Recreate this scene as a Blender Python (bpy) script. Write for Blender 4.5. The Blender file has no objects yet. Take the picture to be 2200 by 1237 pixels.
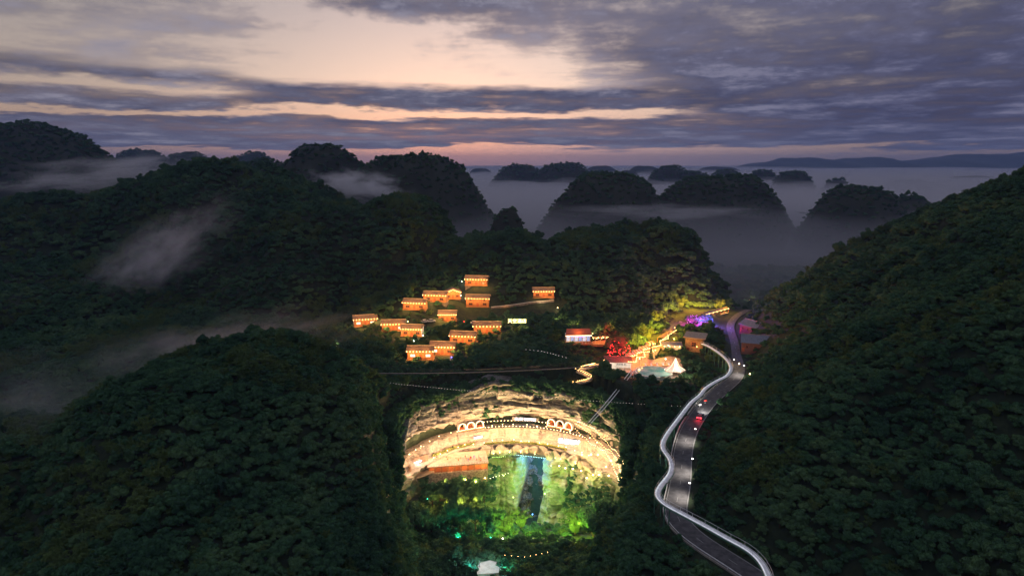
import bpy, bmesh, math, random
import numpy as np
from mathutils import Vector, Matrix

R = math.radians
random.seed(7)
rng = np.random.default_rng(7)
scene = bpy.context.scene
COL = scene.collection

# ------------------------------------------------------------------ camera
CAM_Z, PITCH, F = 100.0, R(11.16), 1358.0          # F in photograph pixels (2200 wide)
cam_data = bpy.data.cameras.new('camera')
cam_data.sensor_width = 36.0
cam_data.lens = 36.0 * F / 2200.0
cam_data.clip_start = 1.0
cam_data.clip_end = 40000.0
cam = bpy.data.objects.new('camera', cam_data)
cam.location = (0, 0, CAM_Z)
cam.rotation_euler = (R(90) - PITCH, 0, 0)
COL.objects.link(cam)
scene.camera = cam

# ------------------------------------------------------------------ render
scene.view_settings.view_transform = 'Standard'
scene.view_settings.look = 'None'
scene.view_settings.exposure = 0.0
scene.view_settings.gamma = 1.0
scene.view_settings.use_curve_mapping = False
cy = scene.cycles
scene.render.engine = 'CYCLES'
cy.max_bounces = 3; cy.diffuse_bounces = 2; cy.glossy_bounces = 1
cy.transmission_bounces = 3; cy.transparent_max_bounces = 6; cy.volume_bounces = 0
cy.sample_clamp_indirect = 2.0; cy.sample_clamp_direct = 12.0
cy.caustics_reflective = False; cy.caustics_refractive = False
cy.use_light_tree = True
cy.use_denoising = True
cy.denoiser = 'OPENIMAGEDENOISE'
cy.volume_step_rate = 2.0
cy.volume_max_steps = 96
cy.use_adaptive_sampling = True
cy.adaptive_threshold = 0.03

# ------------------------------------------------------------------ world: dusk sky with cloud bands
def ae(u, v):
    """azimuth and elevation (radians) of a photograph pixel"""
    cx, cyy = (u - 1100.0) / F, -(v - 618.5) / F
    cp, sp = math.cos(PITCH), math.sin(PITCH)
    y = cp + cyy * sp; z = -sp + cyy * cp
    return math.atan2(cx, y), math.atan2(z, math.hypot(cx, y))

world = bpy.data.worlds.new('World')
scene.world = world
world.use_nodes = True
wt = world.node_tree
wt.nodes.clear()

class NT:
    """tiny helper to write node maths"""
    def __init__(s, tree): s.t = tree
    def n(s, kind, **kw):
        nd = s.t.nodes.new(kind)
        for k, v in kw.items(): setattr(nd, k, v)
        return nd
    def l(s, a, b): s.t.links.new(a, b)
    def put(s, sock, v):
        if hasattr(v, 'links'): s.t.links.new(v, sock)
        else: sock.default_value = v
    def m(s, op, a, b=0.0, c=0.0, clamp=False):
        nd = s.n('ShaderNodeMath', operation=op); nd.use_clamp = clamp
        s.put(nd.inputs[0], a); s.put(nd.inputs[1], b); s.put(nd.inputs[2], c)
        return nd.outputs[0]
    def mapr(s, x, a, b, c=0.0, d=1.0, smooth=True):
        nd = s.n('ShaderNodeMapRange', interpolation_type='SMOOTHSTEP' if smooth else 'LINEAR')
        s.put(nd.inputs['Value'], x); s.put(nd.inputs['From Min'], a); s.put(nd.inputs['From Max'], b)
        s.put(nd.inputs['To Min'], c); s.put(nd.inputs['To Max'], d)
        return nd.outputs[0]
    def ramp(s, x, stops, interp='LINEAR'):
        nd = s.n('ShaderNodeValToRGB'); r = nd.color_ramp; r.interpolation = interp
        while len(r.elements) < len(stops): r.elements.new(0.5)
        for e, (p, c) in zip(r.elements, stops):
            e.position = p
            e.color = (c, c, c, 1) if not isinstance(c, (tuple, list)) else (*c, 1)
        s.put(nd.inputs[0], x)
        return nd.outputs[0]
    def mix(s, f, a, b, blend='MIX'):
        nd = s.n('ShaderNodeMix', data_type='RGBA', blend_type=blend)
        def col(v): return v if hasattr(v, 'links') else (*v[:3], 1)
        s.put(nd.inputs[0], f); s.put(nd.inputs[6], col(a)); s.put(nd.inputs[7], col(b))
        return nd.outputs[2]
    def vec(s, x, y, z):
        nd = s.n('ShaderNodeCombineXYZ')
        for i, v in enumerate((x, y, z)): s.put(nd.inputs[i], v)
        return nd.outputs[0]
    def noise(s, v, scale, detail=4.0, rough=0.55, dist=0.0, dim='3D'):
        nd = s.n('ShaderNodeTexNoise', noise_dimensions=dim)
        s.put(nd.inputs['Vector'], v); s.put(nd.inputs['Scale'], scale)
        nd.inputs['Detail'].default_value = detail; nd.inputs['Roughness'].default_value = rough
        nd.inputs['Distortion'].default_value = dist
        return nd.outputs[0]

SUN_AZ, SUN_EL = R(-6), R(1.2)
def build_sky():
    k = NT(wt)
    tc = k.n('ShaderNodeTexCoord')
    sep = k.n('ShaderNodeSeparateXYZ'); k.l(tc.outputs['Generated'], sep.inputs[0])
    x, y, z = sep.outputs
    a = k.m('ARCTAN2', x, y)
    e = k.m('ARCSINE', k.m('MINIMUM', k.m('MAXIMUM', z, -1.0), 1.0))
    # horizontal place on a unit ring keeps the noise seamless behind the camera
    hl = k.m('MAXIMUM', k.m('SQRT', k.m('ADD', k.m('MULTIPLY', x, x), k.m('MULTIPLY', y, y))), 0.001)
    hx, hy = k.m('DIVIDE', x, hl), k.m('DIVIDE', y, hl)
    # clouds thin out into long bands towards the horizon
    es = k.m('LOGARITHM', k.m('ADD', k.m('MAXIMUM', e, 0.0), 0.014), math.e)
    def cv(sa, se, off): return k.vec(k.m('MULTIPLY', hx, sa), k.m('MULTIPLY', hy, sa), k.m('ADD', k.m('MULTIPLY', es, se), off))
    n1 = k.noise(cv(3.6, 2.1, 0.0), 1.0, 5.0, 0.6)
    n2 = k.noise(cv(10.0, 5.0, 7.3), 1.0, 5.0, 0.68)
    n3 = k.noise(cv(2.0, 1.0, 3.1), 1.0, 1.0, 0.5)
    n5 = k.noise(cv(5.0, 7.5, 11.0), 1.0, 3.0, 0.6)      # long thin streaks
    # warped coordinates for the large masses
    ew = k.m('ADD', e, k.m('ADD', k.m('MULTIPLY', k.m('SUBTRACT', n1, 0.5), 0.052), k.m('MULTIPLY', k.m('SUBTRACT', n2, 0.5), 0.022)))
    aw = k.m('ADD', a, k.m('MULTIPLY', k.m('SUBTRACT', n3, 0.5), 0.5))
    EMAX = 0.30
    t = k.m('DIVIDE', ew, EMAX, clamp=True)
    def prof(vs, uu):
        st = []
        for v, c in vs:
            p = max(0.0, min(1.0, ae(uu, v)[1] / EMAX)); st.append((p, c))
        st.sort(key=lambda q: q[0])
        st.append((1.0, 0.62))
        return k.ramp(t, st)
    left = prof([(350, .02), (322, .12), (314, .88), (262, .85), (247, .95), (238, .05), (228, .85), (206, .85), (190, .22), (176, .5), (158, .88), (140, .72), (118, .38), (70, .36), (25, .48), (0, .48)], 250)
    cent = prof([(350, .0), (322, .05), (310, .9), (290, .82), (264, .95), (252, .05), (244, .42), (234, .95), (198, .98), (184, .4), (172, .12), (100, .16), (70, .24), (48, .55), (22, .9), (0, .9)], 1000)
    righ = prof([(350, .0), (330, .05), (317, .9), (305, .98), (250, .95), (150, .9), (60, .78), (0, .70)], 1750)
    wl = k.mapr(aw, ae(420, 200)[0], ae(820, 200)[0])
    slope_a = k.m('ADD', aw, k.m('MULTIPLY', k.m('SUBTRACT', e, 0.12), 2.2))   # the clear gap leans to the right going down
    wr = k.mapr(slope_a, ae(1120, 180)[0], ae(1560, 180)[0])
    bias = k.mix(wr, k.mix(wl, left, cent), righ)
    bw = k.n('ShaderNodeRGBToBW'); k.l(bias, bw.inputs[0]); bias = bw.outputs[0]
    # behind the camera: an even broken overcast
    back = k.mapr(hy, 0.1, 0.55)
    bias = k.m('ADD', k.m('MULTIPLY', bias, back), k.m('MULTIPLY', 0.66, k.m('SUBTRACT', 1.0, back)))
    cov = k.m('ADD', bias, k.m('ADD', k.m('MULTIPLY', k.m('SUBTRACT', n1, 0.5), 0.85), k.m('ADD', k.m('MULTIPLY', k.m('SUBTRACT', n2, 0.5), 0.95), k.m('MULTIPLY', k.m('SUBTRACT', n5, 0.5), 0.85))))
    cover = k.mapr(cov, 0.25, 0.74)
    # clear air: dusk Nishita plus the warm afterglow low in the sky
    sky = k.n('ShaderNodeTexSky', sky_type='NISHITA')
    sky.sun_disc = False; sky.sun_elevation = SUN_EL; sky.sun_rotation = SUN_AZ
    sky.altitude = 600; sky.air_density = 1.2; sky.dust_density = 3.0; sky.ozone_density = 2.0
    glow = k.ramp(k.m('DIVIDE', e, 0.35, clamp=True), [(0.0, (.32, .27, .31)), (0.06, (.46, .36, .37)), (0.14, (.66, .47, .41)), (0.34, (.80, .64, .57)), (0.55, (.60, .51, .50)), (0.75, (.44, .40, .43)), (1.0, (.26, .255, .32))])
    near_glow = k.mapr(k.m('ABSOLUTE', k.m('SUBTRACT', a, ae(1080, 150)[0])), 0.0, 0.7, 1.0, 0.5)
    gsc = k.n('ShaderNodeVectorMath', operation='SCALE'); k.l(glow, gsc.inputs[0]); k.l(near_glow, gsc.inputs['Scale'])
    ssc = k.n('ShaderNodeVectorMath', operation='SCALE'); k.l(sky.outputs[0], ssc.inputs[0]); ssc.inputs['Scale'].default_value = 0.05
    clear = k.n('ShaderNodeVectorMath', operation='ADD'); k.l(gsc.outputs[0], clear.inputs[0]); k.l(ssc.outputs[0], clear.inputs[1])
    # clouds: dark slate bases, mauve where light leaks through
    lite = k.m('ADD', k.m('MULTIPLY', n2, 0.72), k.m('MULTIPLY', n1, 0.28))
    lum = k.mapr(k.m('ADD', lite, k.m('MULTIPLY', k.m('SUBTRACT', n5, 0.5), 0.35)), 0.36, 0.66)
    ccol = k.ramp(lum, [(0.0, (.046, .050, .092)), (0.35, (.084, .088, .148)), (0.7, (.155, .152, .215)), (1.0, (.28, .265, .33))])
    # thinner cloud lets the afterglow through
    thin = k.mapr(cov, 0.58, 1.0, 0.30, 0.0)
    ccol = k.mix(thin, ccol, clear.outputs[0])
    # the right-hand sky is bluer and heavier
    rb = k.mapr(a, ae(900, 200)[0], ae(2000, 200)[0], 0.1, 0.9)
    ccol = k.mix(rb, ccol, k.mix(1.0, ccol, (.62, .66, .84), 'MULTIPLY'))
    low = k.mapr(e, 0.0, 0.075, 0.45, 0.0)
    ccol = k.mix(low, ccol, (.115, .125, .215))
    col = k.mix(cover, clear.outputs[0], ccol)
    # higher up than the picture shows the deck simply closes over
    high = k.mapr(e, 0.25, 0.7)
    col = k.mix(high, col, (.345, .35, .43))
    bg = k.n('ShaderNodeBackground'); k.l(col, bg.inputs[0]); bg.inputs[1].default_value = SKY_STRENGTH
    out = k.n('ShaderNodeOutputWorld'); k.l(bg.outputs[0], out.inputs[0])
SKY_STRENGTH = 1.0
build_sky()
world.cycles.sampling_method = 'MANUAL'
world.cycles.sample_map_resolution = 512

# ------------------------------------------------------------------ last light of the sun, low behind the clouds
sun_data = bpy.data.lights.new('sun', 'SUN')
sun_data.energy = 0.07
sun_data.angle = R(12)
sun_data.color = (1.0, 0.72, 0.55)
sun = bpy.data.objects.new('sun', sun_data)
COL.objects.link(sun)
sd = Vector((math.sin(SUN_AZ) * math.cos(R(8)), math.cos(SUN_AZ) * math.cos(R(8)), math.sin(R(8))))
sun.rotation_euler = sd.to_track_quat('Z', 'Y').to_euler()
sun.location = sd * 500 + Vector((0, 0, 300))

# ------------------------------------------------------------------ picture geometry helpers
CP, SP = math.cos(PITCH), math.sin(PITCH)
def ray(u, v):
    cx, cyy = (u - 1100.0) / F, -(v - 618.5) / F
    return np.array([cx, CP + cyy * SP, -SP + cyy * CP])
def at_z(u, v, z):
    d = ray(u, v); t = (z - CAM_Z) / d[2]
    return Vector((d[0] * t, d[1] * t, z))
def at_y(u, v, y):
    d = ray(u, v); t = y / d[1]
    return Vector((d[0] * t, y, CAM_Z + d[2] * t))
def project(p):
    dep = p[..., 1] * CP - (p[..., 2] - CAM_Z) * SP
    up = p[..., 1] * SP + (p[..., 2] - CAM_Z) * CP
    return 1100 + F * p[..., 0] / dep, 618.5 - F * up / dep, dep
def mpp(p):
    """metres for one photograph pixel at a point"""
    return (p.y * CP - (p.z - CAM_Z) * SP) / F

# ------------------------------------------------------------------ noise
def _h(ix, iy, iz, s):
    n = (ix * 374761393 + iy * 668265263 + iz * 2147483647 + s * 1274126177) & 0xffffffff
    n = ((n ^ (n >> 13)) * 1274126177) & 0xffffffff
    n = (n ^ (n >> 16)) & 0xffff
    return n / 65535.0
def vnoise(x, y, z=None, s=0):
    x = np.asarray(x, float); y = np.asarray(y, float)
    z = np.zeros_like(x) if z is None else np.asarray(z, float)
    ix, iy, iz = np.floor(x).astype(np.int64), np.floor(y).astype(np.int64), np.floor(z).astype(np.int64)
    fx, fy, fz = x - ix, y - iy, z - iz
    fx, fy, fz = [f * f * (3 - 2 * f) for f in (fx, fy, fz)]
    r = 0
    for dx in (0, 1):
        for dy in (0, 1):
            for dz in (0, 1):
                r = r + _h(ix + dx, iy + dy, iz + dz, s) * (fx if dx else 1 - fx) * (fy if dy else 1 - fy) * (fz if dz else 1 - fz)
    return r
def fbm(x, y, z=None, octv=4, s=0, g=0.5):
    r, a, t, f = 0, 1.0, 0, 1.0
    for i in range(octv):
        r = r + a * (vnoise(np.asarray(x) * f, np.asarray(y) * f, None if z is None else np.asarray(z) * f, s + i * 17) - 0.5)
        t += a; a *= g; f *= 2.03
    return r / t * 2
def sst(a, b, x):
    t = np.clip((x - a) / (b - a), 0, 1)
    return t * t * (3 - 2 * t)

# ------------------------------------------------------------------ object helpers
def tag(o, label=None, cat=None, group=None, kind=None):
    if label: o['label'] = label
    if cat: o['category'] = cat
    if group: o['group'] = group
    if kind: o['kind'] = kind
    return o
def thing(name, loc, rz=0.0, label=None, cat=None, group=None):
    o = bpy.data.objects.new(name, None)
    o.empty_display_size = 0.5
    o.location = loc; o.rotation_euler = (0, 0, rz)
    COL.objects.link(o)
    return tag(o, label, cat, group)
def link(name, me, mat=None, parent=None, loc=None, rot=None):
    if mat is not None and not me.materials: me.materials.append(mat)
    o = bpy.data.objects.new(name, me)
    COL.objects.link(o)
    if parent is not None: o.parent = parent
    if loc is not None: o.location = loc
    if rot is not None: o.rotation_euler = rot
    return o
def copy_tree(o, parent=None):
    c = o.copy(); COL.objects.link(c)
    if parent is not None: c.parent = parent
    for ch in o.children: copy_tree(ch, c)
    return c
class MB:
    def __init__(s): s.v, s.f = [], []
    def add(s, vs, fs):
        b = len(s.v); s.v += [tuple(q) for q in vs]; s.f += [tuple(i + b for i in f) for f in fs]; return s
    def box(s, c, size, rz=0.0, rx=0.0):
        hx, hy, hz = [q / 2 for q in size]
        m = Matrix.Translation(c) @ Matrix.Rotation(rz, 4, 'Z') @ Matrix.Rotation(rx, 4, 'X')
        vs = [m @ Vector((i * hx, j * hy, k * hz)) for i in (-1, 1) for j in (-1, 1) for k in (-1, 1)]
        return s.add(vs, [(0, 1, 3, 2), (4, 6, 7, 5), (0, 4, 5, 1), (2, 3, 7, 6), (0, 2, 6, 4), (1, 5, 7, 3)])
    def prism(s, poly, y0, y1, axis='y'):
        n = len(poly)
        if axis == 'y': vs = [(a, y0, b) for a, b in poly] + [(a, y1, b) for a, b in poly]
        elif axis == 'x': vs = [(y0, a, b) for a, b in poly] + [(y1, a, b) for a, b in poly]
        else: vs = [(a, b, y0) for a, b in poly] + [(a, b, y1) for a, b in poly]
        return s.add(vs, [tuple(range(n)), tuple(range(2 * n - 1, n - 1, -1))] + [(i, i + n, (i + 1) % n + n, (i + 1) % n) for i in range(n)])
    def tube(s, pts, r, n=6, r2=None, cap=True):
        pts = [Vector(p) for p in pts]; N = len(pts); vs = []
        for i, p in enumerate(pts):
            d = (pts[min(i + 1, N - 1)] - pts[max(i - 1, 0)])
            d = d.normalized() if d.length > 1e-6 else Vector((0, 0, 1))
            up = Vector((0, 0, 1)) if abs(d.z) < 0.9 else Vector((1, 0, 0))
            a = d.cross(up).normalized(); b = d.cross(a)
            rr = r if r2 is None else r + (r2 - r) * i / max(1, N - 1)
            if not np.isscalar(rr): rr = float(rr)
            vs += [p + (a * math.cos(2 * math.pi * j / n) + b * math.sin(2 * math.pi * j / n)) * rr for j in range(n)]
        fs = [(i * n + j, i * n + (j + 1) % n, (i + 1) * n + (j + 1) % n, (i + 1) * n + j) for i in range(N - 1) for j in range(n)]
        if cap: fs += [tuple(range(n))[::-1], tuple((N - 1) * n + j for j in range(n))]
        return s.add(vs, fs)
    def octa(s, c, r):
        x, y, z = c
        return s.add([(x + r, y, z), (x - r, y, z), (x, y + r, z), (x, y - r, z), (x, y, z + r), (x, y, z - r)],
                     [(0, 2, 4), (2, 1, 4), (1, 3, 4), (3, 0, 4), (2, 0, 5), (1, 2, 5), (3, 1, 5), (0, 3, 5)])
    def ball(s, c, r, nu=8, nv=5, sz=1.0):
        vs = [(c[0], c[1], c[2] + r * sz)]
        for i in range(1, nv):
            t = math.pi * i / nv
            vs += [(c[0] + r * math.sin(t) * math.cos(2 * math.pi * j / nu), c[1] + r * math.sin(t) * math.sin(2 * math.pi * j / nu), c[2] + r * sz * math.cos(t)) for j in range(nu)]
        vs.append((c[0], c[1], c[2] - r * sz)); L = len(vs) - 1
        fs = [(0, 1 + j, 1 + (j + 1) % nu) for j in range(nu)]
        for i in range(nv - 2):
            fs += [(1 + i * nu + j, 1 + (i + 1) * nu + j, 1 + (i + 1) * nu + (j + 1) % nu, 1 + i * nu + (j + 1) % nu) for j in range(nu)]
        fs += [(L, 1 + (nv - 2) * nu + (j + 1) % nu, 1 + (nv - 2) * nu + j) for j in range(nu)]
        return s.add(vs, fs)
    def mesh(s, name, mat=None, smooth=False):
        me = bpy.data.meshes.new(name); me.from_pydata(s.v, [], s.f); me.update()
        if smooth: me.polygons.foreach_set('use_smooth', [True] * len(me.polygons))
        if mat is not None: me.materials.append(mat)
        return me
    def build(s, name, mat=None, parent=None, smooth=False, loc=None, rot=None):
        return link(name, s.mesh(name, mat, smooth), None, parent, loc, rot)
def grid_mesh(name, P, mat=None, smooth=True, wrap=False):
    """P: array (n, m, 3)"""
    n, m = P.shape[:2]
    idx = np.arange(n * m).reshape(n, m)
    if wrap: idx = np.concatenate([idx, idx[:, :1]], 1)
    q = np.stack([idx[:-1, :-1], idx[:-1, 1:], idx[1:, 1:], idx[1:, :-1]], -1).reshape(-1, 4)
    me = bpy.data.meshes.new(name)
    me.vertices.add(n * m); me.vertices.foreach_set('co', P.reshape(-1).astype(np.float32))
    me.loops.add(len(q) * 4); me.loops.foreach_set('vertex_index', q.reshape(-1).astype(np.int32))
    me.polygons.add(len(q)); me.polygons.foreach_set('loop_start', np.arange(0, len(q) * 4, 4, dtype=np.int32))
    me.polygons.foreach_set('loop_total', np.full(len(q), 4, np.int32))
    me.update(calc_edges=True); me.validate()
    if smooth: me.polygons.foreach_set('use_smooth', np.ones(len(me.polygons), bool))
    if mat is not None: me.materials.append(mat)
    return me

# ------------------------------------------------------------------ materials
MATS = {}
def mat(name, col, rough=0.8, var=0.0, scale=1.0, col2=None, spec=0.3, bump=0.0, emit=None, estr=0.0, metal=0.0, stretch=None, detail=4.0):
    if name in MATS: return MATS[name]
    m = bpy.data.materials.new(name); m.use_nodes = True
    k = NT(m.node_tree); b = m.node_tree.nodes['Principled BSDF']
    b.inputs['Roughness'].default_value = rough
    b.inputs['Specular IOR Level'].default_value = spec
    b.inputs['Metallic'].default_value = metal
    if var or col2 or bump:
        tc = k.n('ShaderNodeTexCoord'); v = tc.outputs['Object']
        if stretch:
            mp = k.n('ShaderNodeMapping'); mp.inputs['Scale'].default_value = stretch; k.l(v, mp.inputs[0]); v = mp.outputs[0]
        n = k.noise(v, scale, detail, 0.6)
    if var or col2:
        c2 = col2 if col2 else tuple(min(1, c * (1 + var)) for c in col)
        c1 = col if col2 else tuple(c * (1 - var) for c in col)
        k.l(k.mix(k.mapr(n, 0.35, 0.65), c1, c2), b.inputs['Base Color'])
    else:
        b.inputs['Base Color'].default_value = (*col, 1)
    if bump:
        bp = k.n('ShaderNodeBump'); bp.inputs['Strength'].default_value = bump; bp.inputs['Distance'].default_value = 0.3
        k.l(n, bp.inputs['Height']); k.l(bp.outputs[0], b.inputs['Normal'])
    if emit:
        b.inputs['Emission Color'].default_value = (*emit, 1); b.inputs['Emission Strength'].default_value = estr
    MATS[name] = m
    return m
def foliage(name, c1, c2, c3, trans=0.18):
    m = bpy.data.materials.new(name); m.use_nodes = True
    t = m.node_tree; t.nodes.clear(); k = NT(t)
    oi = k.n('ShaderNodeObjectInfo'); geo = k.n('ShaderNodeNewGeometry')
    big = k.noise(geo.outputs['Position'], 0.035, 3.0)
    fine = k.noise(geo.outputs['Position'], 0.9, 3.0)
    f = k.m('ADD', k.m('MULTIPLY', oi.outputs['Random'], 0.42), k.m('MULTIPLY', k.mapr(big, 0.32, 0.68), 0.58))
    col = k.ramp(f, [(0.0, c1), (0.5, c2), (1.0, c3)])
    col = k.mix(k.mapr(fine, 0.3, 0.7, 0.0, 0.5), col, k.mix(1.0, col, (1.9, 1.8, 1.3), 'MULTIPLY'))
    d = k.n('ShaderNodeBsdfDiffuse'); k.l(col, d.inputs[0])
    tr = k.n('ShaderNodeBsdfTranslucent'); k.l(col, tr.inputs[0])
    ms = k.n('ShaderNodeMixShader'); ms.inputs[0].default_value = trans
    k.l(d.outputs[0], ms.inputs[1]); k.l(tr.outputs[0], ms.inputs[2])
    o = k.n('ShaderNodeOutputMaterial'); k.l(ms.outputs[0], o.inputs[0])
    return m
def volume_mat(name, col, density, aniso=0.2, hetero=None):
    m = bpy.data.materials.new(name); m.use_nodes = True
    t = m.node_tree; t.nodes.clear(); k = NT(t)
    pv = k.n('ShaderNodeVolumePrincipled'); pv.inputs['Color'].default_value = (*col, 1)
    pv.inputs['Anisotropy'].default_value = aniso
    if hetero is None: pv.inputs['Density'].default_value = density
    else: k.l(hetero(k), pv.inputs['Density'])
    o = k.n('ShaderNodeOutputMaterial'); k.l(pv.outputs[0], o.inputs['Volume'])
    return m
def emitter(name, col, strength):
    if name in MATS: return MATS[name]
    m = bpy.data.materials.new(name); m.use_nodes = True
    t = m.node_tree; t.nodes.clear(); k = NT(t)
    e = k.n('ShaderNodeEmission'); e.inputs[0].default_value = (*col, 1); e.inputs[1].default_value = strength
    o = k.n('ShaderNodeOutputMaterial'); k.l(e.outputs[0], o.inputs[0])
    MATS[name] = m
    return m

# ------------------------------------------------------------------ routes read off the photograph
ROAD_Z, WALK_Z = 10.0, 15.6
road_px = [(1660, 1262), (1617, 1234), (1569, 1202), (1519, 1172), (1470, 1134), (1450, 1102), (1456, 1070), (1464, 1021), (1466, 981), (1477, 933), (1497, 897), (1521, 865), (1553, 836), (1579, 812), (1586, 790), (1582, 762), (1578, 735), (1569, 705), (1573, 690), (1585, 677), (1606, 666)]
def spline(pts, n):
    """Catmull-Rom through points, n samples a span"""
    P = [Vector(p) for p in pts]; out = []
    for i in range(len(P) - 1):
        a, b, c, d = P[max(i - 1, 0)], P[i], P[i + 1], P[min(i + 2, len(P) - 1)]
        for j in range(n):
            t = j / n
            out.append(0.5 * ((2 * b) + (c - a) * t + (2 * a - 5 * b + 4 * c - d) * t * t + (3 * b - a - 3 * c + d) * t ** 3))
    out.append(P[-1]); return out
def resample(pts, step):
    P = [Vector(p) for p in pts]; out = [P[0].copy()]; need = step
    for a, b in zip(P, P[1:]):
        L = (b - a).length; pos = 0.0
        while L - pos >= need:
            pos += need; out.append(a + (b - a) * (pos / L)); need = step
        need -= L - pos
    return out
road_pts = [at_z(u, v, ROAD_Z) for u, v in road_px]
road_pts = [road_pts[0] + (road_pts[0] - road_pts[1]) * 4] + road_pts
road_pts.append(road_pts[-1] + Vector((6, 14, -3)))
road_pts.append(road_pts[-1] + Vector((4, 40, -12)))
ROAD = resample(spline(road_pts, 8), 2.5)
for i in range(4):   # smooth
    ROAD = [ROAD[0]] + [(a + b * 2 + c) / 4 for a, b, c in zip(ROAD, ROAD[1:], ROAD[2:])] + [ROAD[-1]]
ROAD_A = np.array([(p.x, p.y) for p in ROAD])
ROAD_ZA = np.array([p.z for p in ROAD])

def seg_dist(x, y, poly, closed=False):
    """distance to a polyline, signed side of nearest segment, index"""
    best = np.full(np.shape(x), 1e9); side = np.zeros(np.shape(x)); ind = np.zeros(np.shape(x), int)
    n = len(poly)
    for i in range(n if closed else n - 1):
        ax, ay = poly[i]; bx, by = poly[(i + 1) % n]
        dx, dy = bx - ax, by - ay; L2 = dx * dx + dy * dy + 1e-12
        t = np.clip(((x - ax) * dx + (y - ay) * dy) / L2, 0, 1)
        d = np.hypot(x - ax - t * dx, y - ay - t * dy)
        c = (x - ax) * dy - (y - ay) * dx          # positive on the right of the direction of travel
        m = d < best
        best = np.where(m, d, best); side = np.where(m, c, side); ind = np.where(m, i, ind)
    return best, side, ind
def in_poly(x, y, poly):
    r = np.zeros(np.shape(x), bool); n = len(poly)
    for i in range(n):
        x1, y1 = poly[i]; x2, y2 = poly[(i + 1) % n]
        c = ((y1 > y) != (y2 > y)) & (x < (x2 - x1) * (y - y1) / (y2 - y1 + 1e-12) + x1)
        r ^= c
    return r

# the sinkhole: an oval far wall, open valley floor towards the viewer
PX, PY, PRX, PRY = 0.0, 216.0, 42.5, 40.0
def wall_xy(th, off=0.0):
    return PX + (PRX + off) * math.sin(th), PY + (PRY + off) * math.cos(th)
PIT = [wall_xy(R(d)) for d in range(-92, 93, 6)] + [(38, 200), (35, 185), (28, 165), (16, 145), (12, 120), (10, 90), (-24, 90), (-24, 120), (-26, 145), (-34, 170), (-38, 195)]

def dome(x, y, cx, cy_, rx, ry, top, p=1.5, base=-12.0, rot=0.0):
    c, s = math.cos(rot), math.sin(rot)
    dx, dy = x - cx, y - cy_
    ex, ey = (dx * c + dy * s) / rx, (-dx * s + dy * c) / ry
    d = np.clip(np.hypot(ex, ey), 0, 1)
    return base + (top - base) * 0.5 * (1 + np.cos(math.pi * d ** p))
def smax(a, b, k=7.0):
    return 0.5 * (a + b + np.sqrt((a - b) ** 2 + k * k)) - 0.5 * k * np.exp(-np.abs(a - b) / k) * 0.6
NEAR_DOMES = [  # cx, cy, rx, ry, top, p
    (-88, 184, 70, 92, 38, 1.7), (-165, 150, 100, 95, 22, 1.5), (-70, 120, 60, 80, 20, 1.5),
    (-252, 565, 200, 250, 99, 1.25), (-385, 520, 180, 210, 72, 1.2), (-318, 535, 130, 200, 77, 1.2), (-190, 520, 110, 190, 76, 1.4),
    (-80, 486, 62, 150, 70, 1.9), (-140, 470, 90, 170, 66, 1.5),
    (0, 455, 110, 175, 46, 1.35), (60, 462, 80, 165, 47, 1.5), (103, 470, 56, 110, 52, 2.2),
    (-60, 400, 80, 120, 34, 1.4), (-280, 400, 140, 150, 34, 1.5),
]
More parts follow.
